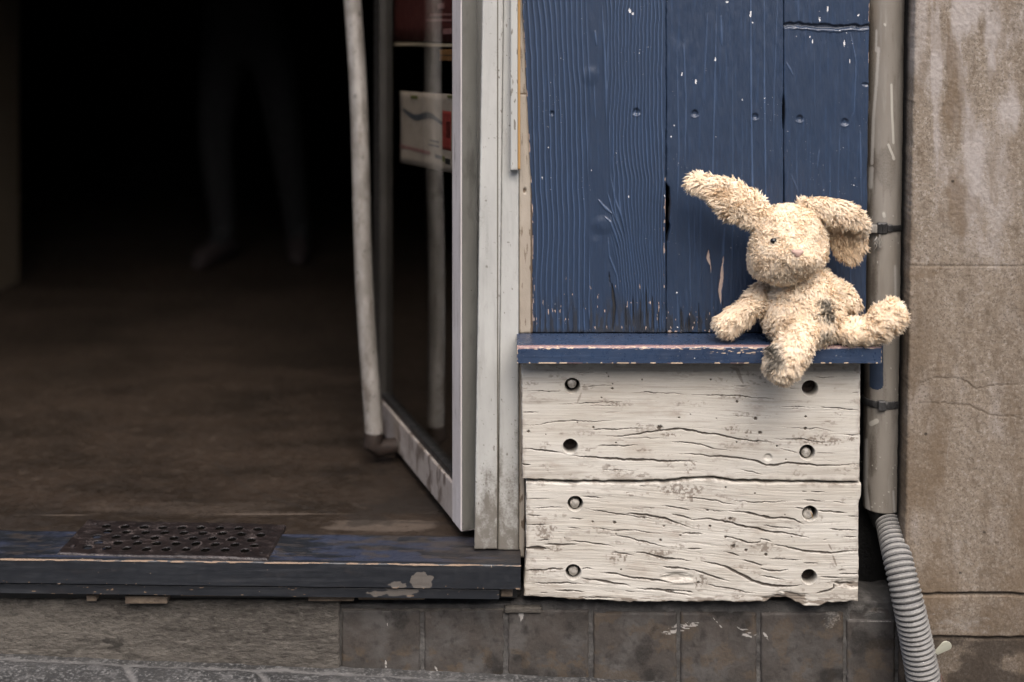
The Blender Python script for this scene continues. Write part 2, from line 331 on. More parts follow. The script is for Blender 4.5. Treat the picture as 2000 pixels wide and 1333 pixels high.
pave = mesh_np('pavement', np.stack([X, Y, Zp], -1).reshape(-1, 3), np.stack([idx[:-1, :-1], idx[:-1, 1:], idx[1:, 1:], idx[1:, :-1]], -1).reshape(-1, 4), M_pave, None, (0, 0, 0),
               {'joint': np.clip(np.maximum(joint*.9, edge*.8) + .5*sstep(.5, .7, fbm(X*45, Y*60, 33)), 0, 1), 'dark': sstep(-.05, .0, Y)*.5})
tag(pave, 'worn grey paving stones at the foot of the shop front', 'pavement', kind='structure')

FZ = .26
fx = np.unique(np.concatenate([[-3.2], lin(-1.85, .05, .012), [.35]])); fy = np.unique(np.concatenate([lin(.058, .9, .006), lin(.9, 4.6, .1)]))
X, Y = np.meshgrid(fx, fy); idx = np.arange(X.size).reshape(X.shape)
ln = np.clip(1.3-np.abs(Y - .185 - .012*X - .006*(fbm(X*6, Y*0, 3)-.5))/.0045, 0, 1) * sstep(.35, .6, fbm(X*4+3, Y*2, 5))
arc = np.clip(1.3-np.abs(np.hypot(X+.12, Y-.75)-.62-.006*fbm(X*20, Y*20, 2))/.006, 0, 1)*(Y < .5)
dk = np.maximum(arc*.8, np.maximum(blob(X, Y, -.30, .16, .05, .05, .4, 1.2, 5), blob(X, Y, -.21, .22, .10, .05, .4, 1.3, 8))*.8)
ln = np.maximum(ln, .8*blob(X, Y, -.26, .115, .13, .035, .35, .5, 3)*(Y > .07)); ln = np.maximum(ln, .55*blob(X, Y, -.70, .20, .34, .05, .8, .9, 6)); ln = np.maximum(ln, blob(X, Y, -.425, .098, .006, .006)); dk = np.maximum(dk, .6*sstep(.5, .7, fbm(X*9, Y*14, 21))*sstep(.6, .1, Y))
Zf = FZ + .0009*(fbm(X*25, Y*25, 6)-.5) - .0008*ln
floor = mesh_np('floor', np.stack([X, Y, Zf], -1).reshape(-1, 3), np.stack([idx[:-1, :-1], idx[:-1, 1:], idx[1:, 1:], idx[1:, :-1]], -1).reshape(-1, 4), M_floor, None, (0, 0, 0), {'line': ln*.8, 'dark': dk})
tag(floor, 'worn brown shop floor fading into the dark interior', 'floor', kind='structure')

bld = thing('shop_building', 'dark shop interior and plaster facade around the open doorway', 'building', (-.5, .2, 0))
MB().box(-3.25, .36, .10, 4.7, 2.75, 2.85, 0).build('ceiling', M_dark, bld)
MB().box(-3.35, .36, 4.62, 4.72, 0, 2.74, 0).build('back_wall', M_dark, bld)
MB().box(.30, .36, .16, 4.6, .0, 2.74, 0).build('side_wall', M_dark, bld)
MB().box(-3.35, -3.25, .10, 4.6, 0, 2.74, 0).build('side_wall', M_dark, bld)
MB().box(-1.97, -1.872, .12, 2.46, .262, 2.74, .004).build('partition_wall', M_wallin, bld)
MB().box(-3.3, -1.84, -.02, .095, -.1, 3.4, .004).build('facade_wall', M_plaster, bld)
MB().box(-1.835, -.045, -.02, .095, 2.40, 3.4, .004).build('lintel', M_plaster, bld)
MB().box(-.04, .76, .06, .15, 2.42, 3.4, .004).build('upper_wall', M_plaster, bld)
rx = lin(1012, 1800, 6); ry = lin(-1100, 1345, 9)
def hrec(X, Y):
    return 6*fbm(X/30, Y/30, 5), {'green': blob(X, Y, 1715, 1178, 42, 26, .4, .5, 3)}
relief('recess_wall', M_recess, rx, ry, .085, .02, hrec, bld, bev=0)

# ------------------------------------------------------------------ STONE PLINTH under the sill and the planks
pl = thing('stone_plinth', 'low base course of rough grey stone and brown tiles under the shop front', 'wall base', (0, .05, 0))
def hrough(X, Y):
    n = fbm(X/26, Y/9, 21, 5); n2 = fbm(X/70, Y/40, 30, 4)
    h = 2.6*(n-.5) + 6*(n2-.5) + 1.5*(fbm(X/7, Y/2.6, 12, 3)-.5)
    h -= 4*sstep(560, 700, X)*sstep(1240, 1160, Y)
    pale = sstep(.58, .75, n)*.5 + blob(X, Y, 110, 1176, 17, 14, .3, .5)*1.0 + sstep(1182, 1170, Y)*sstep(300, 420, X)*.5
    return h, {'pale': np.clip(pale, 0, 1), 'dark': np.clip(sstep(.45, .28, n)*.55 + blob(X, Y, 228, 1255, 22, 14, .5, .8, 4)*.7, 0, 1)}
relief('rough_block', M_plinth, lin(-350, 663, 2.2), lin(1161, 1352, 2.2), -.022, .12, hrough, pl, bev=5,
       top=lambda u: 1172 + 4*(vnoise(u/40, 0, 2)-.5), bot=lambda u: 1352+0*u)
relief('mortar_bed', M_grout, lin(560, 1756, 3), lin(1160, 1400, 3), -.010, .09, lambda X, Y: (6*(fbm(X/14, Y/14, 6)-.5) + 13*sstep(1190, 1180, Y)*0 , {}), pl, bev=0,
       top=lambda u: np.where(u < 1000, 1181+0*u, 1174 + 6*(vnoise(u/25, 0, 5)-.5)))
tiles = [(667, 821), (828, 984), (992, 1150), (1159, 1322), (1329, 1478), (1486, 1648), (1654, 1749)]
for k, (a, b) in enumerate(tiles):
    def ht(X, Y, a=a, b=b, k=k):
        n = fbm(X/60 + 7*k, Y/60, 22 + k); h = 2.0*(n-.5) + 1.0*(fbm(X/5, Y/5, 3+k)-.5)
        h -= 2.5*blob(X, Y, a+8, 1190, 18, 12, .5, .6, k)*(k % 2)
        rust = np.clip(sstep(.42, .66, fbm(X/18+9*k, Y/14, 31+k))*sstep(1235, 1290, Y)*(k < 3)*1.2 + .9*sstep(.44, .64, fbm(X/30, Y/30, 44+k))*(k > 2), 0, 1)
        pale = np.zeros_like(X)
        if k == 0:
            stroke(pale, X, Y, [(755, 1205), (757, 1225)], 1.6, seed=2); stroke(pale, X, Y, [(753, 1290), (754, 1306)], 2.6, seed=4)
        if k == 1: stroke(pale, X, Y, [(848, 1300), (855, 1312)], 2, seed=4)
        for (x0, y0, x1, y1, w_) in ((1292, 1238, 1345, 1215, 5), (1300, 1240, 1362, 1220, 4), (1320, 1228, 1368, 1218, 5), (1300, 1232, 1330, 1222, 3), (1392, 1205, 1412, 1230, 1.6), (1440, 1225, 1482, 1243, 4), (1448, 1240, 1470, 1246, 3), (1488, 1232, 1502, 1250, 3), (1362, 1190, 1400, 1180, 5), (1495, 1198, 1520, 1190, 6)):
            stroke(pale, X, Y, [(x0, y0), (x1, y1)], w_, seed=int(x0) % 20)
        pale = pale*sstep(.30, .55, fbm(X/9, Y/2.2, 17))
        if k == 5: pale = np.maximum(pale, blob(X, Y, 1625, 1208, 16, 26, .5, .9, 2)*.45)
        if k == 6: pale = np.maximum(pale, blob(X, Y, 1700, 1193, 40, 12, .5, .8, 2)*.5); l = np.zeros_like(X); stroke(l, X, Y, [(1655, 1213), (1740, 1215)], 1.2, taper=False, wob=.3); pale = np.maximum(pale, l*.6); h -= 4*(Y < 1213)
        if k == 2: pale = np.maximum(pale, blob(X, Y, 1018, 1194, 5, 18, .3, .3, 2)*1.0)
        return h, {'rust': rust*.9, 'pale': np.clip(pale*1.1, 0, 1), 'dark': np.clip(sstep(1206, 1190, Y)*.6*(k > 2) + sstep(1290, 1330, Y)*.35 + sstep(.42, .25, n)*.7, 0, 1)}  # dark also paints the planks' shade onto the tile tops
    t0 = 1192 if k < 3 else (1197 if k < 6 else 1188)
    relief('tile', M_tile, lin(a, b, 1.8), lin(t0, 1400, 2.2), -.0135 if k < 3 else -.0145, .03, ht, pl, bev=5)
MB().box(WX(667, -.01), WX(1000, -.01), -.012, .03, WZ(1191, 0), WZ(1184, 0), .002).build('ledge', M_plinth, pl)
mb = MB(); mb.box(WX(985, 0), WX(1058, 0), -.02, .04, WZ(1190, 0), WZ(1177, 0), .005).build('mortar_lump', M_plinth, pl)

# ------------------------------------------------------------------ DOOR SILL
TILT = -.0125
sill = thing('door_sill', 'long dark blue painted wooden door sill with chipped edges and a thin strip below', 'door sill', (-.3, 0, .25))
def sill_mesh(name, x0, x1, yf, yb, ztop, h, attrs_fn, parent, res=.0022):
    xs = lin(x0, x1, res*1.2)
    prof = []       # (y, z, tag) front bottom -> front top -> back
    r = .004
    zs = list(np.linspace(-h, -r, max(3, int(h/res))))
    for z in zs: prof.append((yf, z))
    for a in np.linspace(0, np.pi/2, 5)[1:]: prof.append((yf + r - r*np.cos(a), -r + r*np.sin(a)))
    for y in np.linspace(yf+r, yb, max(3, int((yb-yf)/res)))[1:]: prof.append((y, 0))
    prof += [(yb, -h), (yf + .001, -h)]
    prof = np.array(prof); s = np.concatenate([[0], np.cumsum(np.hypot(*np.diff(prof, axis=0).T))])
    XX, S = np.meshgrid(xs, s); YY = np.repeat(prof[:, 0][:, None], len(xs), 1); ZZ = np.repeat(prof[:, 1][:, None], len(xs), 1)
    A, dy, dz = attrs_fn(XX*1000, S*1000, YY*1000, ZZ*1000)
    V = np.stack([XX, YY + dy/1000, ztop + TILT*XX + ZZ + dz/1000], -1); idx = np.arange(XX.size).reshape(XX.shape)
    F = np.stack([idx[:-1, :-1], idx[:-1, 1:], idx[1:, 1:], idx[1:, :-1]], -1).reshape(-1, 4)
    o = mesh_np(name, V.reshape(-1, 3), F, M_sill, parent, None, A)
    return o
def at_sill(x, s, y, z):
    edge = s - 46           # distance along profile from the nose
    n = fbm(x/45, s/6, 3); chip = np.clip(sstep(3.6, 1.2, np.abs(edge+.5+3*(fbm(x/30, s/3, 31)-.5)))*sstep(.40, .60, fbm(x/22, s/2.0, 3) + .12*sstep(-300, -700, x)), 0, 1)*.85
    chip = np.maximum(chip, sstep(.70, .78, fbm(x/7, s/3, 13))*sstep(9, 3, s)*.9)
    bluep = sstep(4, 10, edge)*np.clip(sstep(.35, .6, fbm(x/70, y/20, 6)), 0, 1)*(1-.75*sstep(-60, 0, x))*(1-.6*blob(x, y, -930, 20, 60, 60, .5, .8))
    worn = sstep(4, 10, edge)*sstep(.50, .7, fbm(x/35, y/8, 16))*.7 + sstep(4, 10, edge)*sstep(-330, -100, x)*.5
    zz = 1103 - z/1.0 - 0   # photo height on the front face
    front = z < -3
    gx = blob(x, z, -171, -34, 20, 17, .12, .35, 4)*front + blob(x, z, -218, -42, 16, 9, .3, .7, 4)*front*.8
    wl = np.clip(1.2-np.abs(x+457)/1.1, 0, 1)*front*.6
    return {'chip': chip, 'bluep': np.clip(bluep*.62, 0, 1), 'worn': np.clip(worn, 0, 1), 'grey': np.clip(gx, 0, 1), 'white': wl}, .9*(fbm(x/60, s/5, 8)-.5) - 1.2*chip, .6*(fbm(x/60, s/5, 9)-.5) - .8*chip
zt = WZ(1104, -.07)
sill_mesh('tread_board', WX(-350, -.06), WX(1017, -.06), -.07, .062, zt, .046, at_sill, sill)
def at_strip(x, s, y, z):
    n = fbm(x/16, s/5, 33); front = z < -2
    chip = sstep(.72, .80, n)*.9*sstep(-250, -450, x) + sstep(.77, .82, fbm(x/10, s/4, 3))*.9
    gx = blob(x, z, -215, -7, 30, 9, .4, .8, 4) + blob(x, z, -260, -12, 18, 5, .4, .8, 5)
    return {'chip': np.clip(chip, 0, 1), 'grey': np.clip(gx, 0, 1), 'bluep': 0*x, 'worn': 0*x, 'white': np.clip(1.2-np.abs(x+457)/1.0, 0, 1)*.4}, .6*(fbm(x/60, s/5, 8)-.5), 0*x
sill_mesh('lower_strip', WX(-350, -.06), WX(975, -.06), -.062, .03, zt-.050, .019, at_strip, sill)
MB().box(WX(978, -.04), WX(1001, -.04), -.045, .02, zt-.072, zt-.049, .002).build('packing_block', M_brick, sill)
for (a, b) in ((165, 185), (242, 325), (350, 480), (600, 690)):
    MB().box(WX(a, -.05), WX(b, -.05), -.040 - .004*(a == 242), .03, zt-.083-.003*(a == 242) + (.010 if a == 350 else 0), zt-.0705, .002).build('shim', M_brick, sill)
MB().box(WX(700, -.03), WX(830, -.03), -.034, .03, zt-.083, zt-.0705, .002).build('shim', M_brick, sill)
MB().box(WX(-300, 0), WX(1010, 0), -.02, .075, zt-.085, zt-.048, .0).build('packing_beam', M_black, sill)

# floor grate
gr = thing('floor_grate', 'rusty dark perforated metal plate lying across the door sill and floor', 'grate', (-.665, .035, FZ+.006))
Wd, Hd = .408, .165; nx, ny = 340, 138
GT = Matrix.Translation((-.665, .024, 0)) @ Matrix.Rotation(R(-2.6), 4, 'Z')
MB().box(-Wd/2+.004, Wd/2-.004, -Hd/2+.004, Hd/2-.004, WZ(1104, -.07)-TILT*.665+.0006, WZ(1104, -.07)-TILT*.665+.0016, 0, GT).build('shade_sheet', mat('black_hole_shade', (.004, .0035, .003), rough=.95, spec=0, bumps=()), gr)  # black sheet added under the plate so its holes read as shade
gx = np.linspace(-Wd/2, Wd/2, nx); gy = np.linspace(-Hd/2, Hd/2, ny); X, Y = np.meshgrid(gx, gy)
hole = np.zeros_like(X)
for r_ in range(5):
    for c_ in range(9):
        cx = -.155 + c_*.0385 + (r_ % 2)*.012; cy = -.052 + r_*.026
        d = np.hypot((X-cx)/.0092, (Y-cy)/.0095); hole = np.maximum(hole, 1-sstep(.75, 1.1, d))
        hole = np.where((d > 1.1) & (d < 1.5), np.maximum(hole, -.25), hole)
rim = np.zeros_like(X)
for r_ in range(5):
    for c_ in range(9):
        cx = -.155 + c_*.0385 + (r_ % 2)*.012; cy = -.052 + r_*.026; rim = np.maximum(rim, np.exp(-((np.hypot((X-cx)/.0092, (Y-cy)/.0095)-1.2)/.16)**2))
Z = .004 - np.clip(hole, 0, 1)*.002 + rim*.0006 + .0025*(fbm(X*60, Y*60, 4)-.5) + .0016*np.sin(X*14)
e = np.minimum(np.minimum(X+Wd/2, Wd/2-X), np.minimum(Y+Hd/2, Hd/2-Y)); Z = Z - .003*(1-sstep(0, .003, e))
dirt = np.clip(sstep(.5, .8, fbm(X*40, Y*40, 9))*.5 + rim*.30*(.3+fbm(X*70, Y*70, 5)), 0, 1); hl = np.clip(hole*1.5, 0, 1).reshape(-1)  # dirt specks, plus paler rims painted as highlights round the holes
c, s_ = math.cos(R(-2.6)), math.sin(R(-2.6))
V = np.stack([X*c - Y*s_ - .665, X*s_ + Y*c + .024, Z + WZ(1104, -.07) + TILT*(X-.665) + .0008], -1)
idx = np.arange(X.size).reshape(X.shape); F = np.stack([idx[:-1, :-1], idx[:-1, 1:], idx[1:, 1:], idx[1:, :-1]], -1).reshape(-1, 4)
hf = hole.reshape(-1)[F].mean(1); F = F[hf < .6]
per = np.concatenate([idx[0, :-1], idx[:-1, -1], idx[-1, :0:-1], idx[:0:-1, 0]]); Vf = V.reshape(-1, 3); Vp = Vf[per].copy(); Vp[:, 2] -= .006
n0 = len(Vf); k2 = np.arange(len(per)); nn = np.roll(k2, -1); F = np.concatenate([F, np.stack([per[k2], n0+k2, n0+nn, per[nn]], -1)])
da = dirt.reshape(-1); mesh_np('perforated_plate', np.concatenate([Vf, Vp]), F, M_grate, gr, None, {'dirt': np.concatenate([da, da[per]]), 'hole': np.concatenate([hl, hl[per]])})
for (sx, sy) in ((-.185, -.05), (.185, -.055), (-.18, .06), (.18, .065)):
    MB().disc_bump((0, 0, 0), 0, .006, .0, 10)
    mb = MB(); th = np.linspace(0, 2*np.pi, 14, endpoint=False); cx, cy = sx*c - sy*s_ - .665, sx*s_ + sy*c + .024
    mb.loft([np.stack([cx + q*np.cos(th), cy + q*np.sin(th), np.full(14, WZ(1104, -.07) + TILT*(sx-.665) + .0044 + z)], 1) for q, z in ((.0055, 0), (.005, .002), (.003, .003), (.0005, .0031))]); mb.build('screw', M_grate, gr, smooth=True)

# ------------------------------------------------------------------ DOOR FRAME POST (right of the opening)
fr = thing('door_frame', 'white painted door frame post with grimy foot between doorway and blue boards', 'door frame', (-.03, .0, .27))
def framefun(seed, x0, x1, groove=None):
    def f(X, Y):
        h = .8*(fbm(X/40, Y/160, seed)-.5) + .35*(fbm(X/5, Y/12, seed+3)-.5)
        d = np.clip(sstep(760, 1080, Y)*.95*(.35+fbm(X/12, Y/20, seed+5)) + sstep(.74, .82, fbm(X/5, Y/6, seed+9))*.7 + sstep(.50, .75, fbm(X/14, Y/60, seed+11))*.36, 0, 1)
        d = np.maximum(d, sstep(1058, 1076, Y)*sstep(.4, .6, fbm(X/9, Y/18, 40)))
        d = np.maximum(d, sstep(3.5, 0, np.abs(X - x0) - 0*X)*sstep(.45, .6, fbm(X/3, Y/14, seed+2))*.6)
        return h, {'dirt': d, 'groove': np.clip(sstep(4, 0, np.abs(X-(x1 if groove else x0)))*.7, 0, 1)}
    return f
relief('post', M_frame, lin(927, 972, 1.5), lin(-1050, 1074, 2.4), -.010, .09, framefun(4, 927, 972, True), fr, bev=3,
       left=lambda v: 926 + 16*np.clip((1074-v)/1074, 0, 2.2), right=lambda v: 971 + 12*np.clip((1074-v)/1074, 0, 2.2))
relief('stop_strip', M_frame, lin(972, 1013, 1.5), lin(-1050, 1076, 2.4), -.0065, .08, framefun(12, 974, 1013), fr, bev=3, left=lambda v: 971.5 + 12*np.clip((1074-v)/1074, 0, 2.2))
relief('edge_strip', M_cream, lin(1013.5, 1025, 1.4), lin(712, 1090, 3), .002, .07, lambda X, Y: (.8*(fbm(X/5, Y/30, 3)-.5), {'dirt': sstep(.5, .7, fbm(X/5, Y/25, 8))}), fr, bev=2)
relief('cream_strip', M_cream, lin(1014, 1042, 1.4), lin(-1050, 652, 3), .006, .07, lambda X, Y: (.8*(fbm(X/5, Y/30, 3)-.5) - 4*blob(X, Y, 1025, 373, 3.2, 5, .3) - 1.5*np.clip(1.3-np.abs(Y-184)/1.2, 0, 1),
       {'dirt': np.clip(blob(X, Y, 1024, 373, 3, 5)+np.clip(1.3-np.abs(Y-184)/1.2, 0, 1)+sstep(.62, .75, fbm(X/5, Y/35, 8))*.6+sstep(1034, 1038, X)*sstep(330, 345, Y), 0, 1)}), fr, bev=1.5)
relief('trim_strip', M_frame, lin(997, 1011, 1.4), lin(-1050, 334, 3), -.026, .02, lambda X, Y: (.5*(fbm(X/5, Y/30, 3)-.5), {'dirt': sstep(.66, .75, fbm(X/5, Y/20, 7)), 'groove': 0*X}), fr, bev=1.5)
relief('trim_edge', M_yellow, lin(1011.2, 1016.5, 1.2), lin(-1050, 332, 3), -.024, .02, lambda X, Y: (0*X, {}), fr, bev=1)
MB().box(-.073, -.012, .072, .11, .262, 2.4, .003).build('jamb', M_frame, fr)
MB().box(-1.83, -.04, .0, .09, 2.28, 2.398, .003).build('head_rail', M_frame, fr)

# ------------------------------------------------------------------ GLASS DOOR, standing open into the shop
O = np.array([-.101, .030]); U = np.array([-.337, .9415]); Nn = np.array([-.9415, -.337])
door = thing('glass_door', 'white framed glass door standing open into the shop with chipped bottom rail', 'door', (O[0], O[1], .281))
def dM(): # local (u, n, z) -> world
    M = Matrix.Identity(4); M[0][0], M[0][1], M[0][3] = U[0], Nn[0], O[0]; M[1][0], M[1][1], M[1][3] = U[1], Nn[1], O[1]; return M
DM = dM()
M_door = mat('grimy_white_door_paint', (.5712, .5331, .5141), (.4760, .4379, .4189), 10, (1, 1, .4), .5, fine=((.2856, .2570, .2285), 60, (1, 1, .15), .52, .75, .5),
             stains=(((.1142, .0952, .0810), 26, (1, 1, .3), .60, .70, .8),), specks=((.0762, .0571, .0476), 150, .73))
M_rail = mat('stained_door_rail', (.3570, .3145, .2890), (.2890, .2550, .2253), 10, (1, 1, 1), .5, stains=(((.0765, .0553, .0425), 24, (1, 1, .45), .50, .57, .85), ((.1700, .1403, .1190), 12, (1, 1, 1), .5, .7, .6)))
M_edge = mat('greenish_grimy_shaded_paint', (.1140, .1122, .0990), (.0840, .0822, .0720), 12, (1, 1, .3), .5, stains=(((.0420, .0390, .0330), 30, (1, 1, .3), .55, .75, .7),), specks=((.0300, .0240, .0180), 150, .72))  # stile edge darkened, face paint lightened: their lighting put into the colours
M_stiledark = mat('shaded_far_stile', (.03, .027, .023), (.02, .018, .015), 10, rough=.5)  # far stile of the white door, its shade put into the colour
MB().box(0, .06, -.035, 0, .281, 2.33, .003, DM).build('stile', M_door, door)
MB().box(-.0025, -.0002, -.033, -.002, .285, 2.32, .001, DM).build('edge_strip', M_edge, door)
MB().box(.0605, .6595, -.030, -.006, .3573, .372, .001, DM).build('glazing_bead', M_black, door)
MB().box(.66, .72, -.035, 0, .281, 2.33, .003, DM).build('stile', M_stiledark, door)
MB().box(.0603, .6597, -.034, -.001, .281, .357, .003, DM).build('bottom_rail', M_rail, door)
MB().box(.0603, .6597, -.034, -.001, 2.24, 2.33, .003, DM).build('top_rail', M_door, door)
MB().box(.0605, .6595, -.021, -.016, .3575, 2.2395, 0, DM).build('pane', M_glass, door)
b0 = np.array([-.320, .46]); b1 = np.array([-.379, .56])
pts = []
for t in np.linspace(0, 1, 30):
    z = .335 + t*(2.15-.335); f = min(1, (z-.335)/1.0); pts.append((b0[0] + (b1[0]-b0[0])*f + .004*math.sin(z*7), b0[1] + (b1[1]-b0[1])*f + .004*math.sin(z*3), z))
q = b0 - Nn*.055
hnd = MB().tube(pts, .021, 24).build('handle', M_steel, door, smooth=True)
MB().tube([pts[0], (b0[0], b0[1], .312), (b0[0]+.012, b0[1]+.004, .300), (q[0], q[1], .302)], [.022, .023, .020, .018], 16).build('handle_foot', M_rust, hnd, smooth=True)
q1 = b1 - Nn*.10
MB().tube([(b1[0], b1[1], 2.12), (q1[0], q1[1], 2.12)], .012, 12).build('handle_bracket', M_steel, hnd, smooth=True)

# posters behind the glass
def sheet(name, u0, u1, z0a, z1a, z0b, z1b, n, m, parent=None, loc=None, wav=.0008):
    us = np.linspace(0, 1, 24); vs = np.linspace(0, 1, 12); V = []
    for v in vs:
        for u in us:
            uu = u0 + (u1-u0)*u; za = z0a + (z0b-z0a)*u; zb = z1a + (z1b-z1a)*u; z = za + (zb-za)*v
            nn_ = n + wav*math.sin(u*9+v*4); p = O + U*uu + Nn*nn_; V.append((p[0], p[1], z))
    V = np.array(V); k = len(V); back = V.copy(); back[:, :2] -= Nn*.0004
    F = []
    for i in range(11):
        for j in range(23):
            a = i*24+j; F += [(a, a+1, a+25, a+24), (k+a+24, k+a+25, k+a+1, k+a)]
    per = [j for j in range(24)] + [i*24+23 for i in range(1, 12)] + [11*24+j for j in range(22, -1, -1)] + [i*24 for i in range(10, 0, -1)]
    for a, b in zip(per, per[1:]+per[:1]): F.append((a, k+a, k+b, b))
    return mesh_np(name, np.concatenate([V, back]), F, m, parent, loc)
M_paper = flat('poster_paper', (.46, .40, .33)); M_pred = flat('poster_red', (.33, .05, .04)); M_pdk = flat('poster_dark_red', (.10, .022, .018))
M_pink = flat('poster_pale_ink', (.33, .17, .16)); M_pgrey = flat('poster_blue_grey_ink', (.09, .10, .115)); M_pbl = flat('poster_black_ink', (.015, .015, .015)); M_pcream = flat('poster_cream', (.50, .42, .30)); M_por = flat('orange_paper', (.30, .15, .05)); M_pgreen = flat('poster_green_ink', (.13, .15, .03))
def DP(u, z, n): p = O + U*u + Nn*n; return (p[0], p[1], z)
pos = thing('poster', 'pale poster with a blue-grey stroke and red block stuck behind the door glass', 'poster', DP(.34, .97, -.024))
sheet('paper', .125, .56, .973, 1.137, .946, 1.116, -.0245, M_paper, pos)
for (ua, ub, za, zb, m, nm) in ((.142, .205, 1.018, 1.10, M_pred, 'red_block'), (.150, .176, 1.044, 1.078, M_pbl, 'figure'), (.150, .185, .988, 1.000, M_pbl, 'logo'), (.190, .205, .990, 1.002, M_pgreen, 'logo'), (.212, .26, .992, 1.000, M_pgrey, 'logo'),
                                (.23, .31, 1.016, 1.019, M_pgrey, 'text_line'), (.23, .30, 1.026, 1.029, M_pgrey, 'text_line'), (.30, .56, .993, 1.0, M_pink, 'text_line'), (.13, .17, 1.129, 1.134, M_pgreen, 'text_line'), (.40, .46, 1.108, 1.115, M_pgreen, 'text_line')):
    sheet(nm, ua, ub, za, zb, za-.004*(ub-ua)/.1, zb-.004*(ub-ua)/.1, -.0232, m, pos, wav=0)
us = np.linspace(.205, .53, 26)
def ribbon(name, fn, wfn, m, par):
    V = []; F = []
    for i, u in enumerate(us):
        z = fn(u); ww = wfn(u); V += [DP(u, z-ww, -.0230), DP(u, z+ww, -.0230)]
        if i: a = 2*i; F.append((a-2, a, a+1, a-1))
    mesh_np(name, V, F, m, par)
ribbon('brush_stroke', lambda u: 1.075 + .006*math.sin(u*26) - .02*(u-.2), lambda u: .0035 + .004*math.sin(max(0, min(1, (u-.205)/.325))*math.pi), M_pgrey, pos)
pos2 = thing('poster', 'dark red poster with faint pale lettering above a cream strip behind the door glass', 'poster', DP(.34, 1.245, -.024))
sheet('paper', .115, .62, 1.245, 1.62, 1.235, 1.60, -.0245, M_pdk, pos2)
sheet('cream_edge', .115, .62, 1.235, 1.2425, 1.222, 1.2295, -.0245, M_pcream, pos2)
for (ua, ub, za, h_) in ((.13, .20, 1.262, .012), (.13, .33, 1.288, .005), (.13, .30, 1.300, .005), (.19, .24, 1.315, .012), (.13, .28, 1.335, .006), (.14, .26, 1.36, .012)):
    sheet('text_line', ua, ub, za, za+h_, za-.003, za+h_-.003, -.0232, M_pink, pos2, wav=0)
lab = thing('paper_label', 'small orange paper label under the cream strip on the door glass', 'label', DP(.16, 1.21, -.024))
sheet('paper', .13, .23, 1.206, 1.230, 1.202, 1.226, -.0245, M_por, lab)
sheet('text_line', .135, .225, 1.2165, 1.2185, 1.213, 1.215, -.0232, M_pbl, lab, wav=0)

# ------------------------------------------------------------------ BLUE BOARDS
panel = thing('wooden_panel', 'wall panel of three deeply grained boards painted blue', 'wood panel', (.36, .0, .69))
chips_w = [(1230, 22, 3, 5), (1236, 27, 2.5, 3), (1420, 4, 3, 2.5), (1466, 28, 2.5, 7), (1470, 45, 1.5, 2), (1397, 117, 2.5, 4.5), (1332, 145, 1.8, 4), (1359, 160, 2, 5), (1617, 18, 1.8, 7), (1601, 38, 2.2, 5), (1582, 73, 2, 2.2), (1587, 82, 1.8, 5), (1649, 85, 2.5, 6), (1677, 30, 2, 3), (1311, 267, 2.5, 1.8), (1317, 245, 1.6, 1.6), (1398, 268, 1.6, 1.6), (1071, 288, 1.3, 2), (1059, 347, 1.8, 2.2), (1493, 192, 1.5, 1.5), (1450, 195, 1.4, 1.8), (1640, 60, 1.2, 2), (1660, 120, 1.2, 4), (1676, 410, 1.5, 2), (1668, 362, 1.3, 1.6), (1298, 383, 1.5, 3), (1228, 385, 1.4, 3), (1696, 345, 2, 5), (1155, 333, 1.1, 1.6), (1323, 640, 1.5, 1.5), (1322, 572, 2.5, 1.5)]
dimples = [(1078, 222, 5), (1243, 219, 7.5), (1357, 222, 7), (1475, 228, 6.5), (1562, 232, 7), (1650, 239, 7.5)]
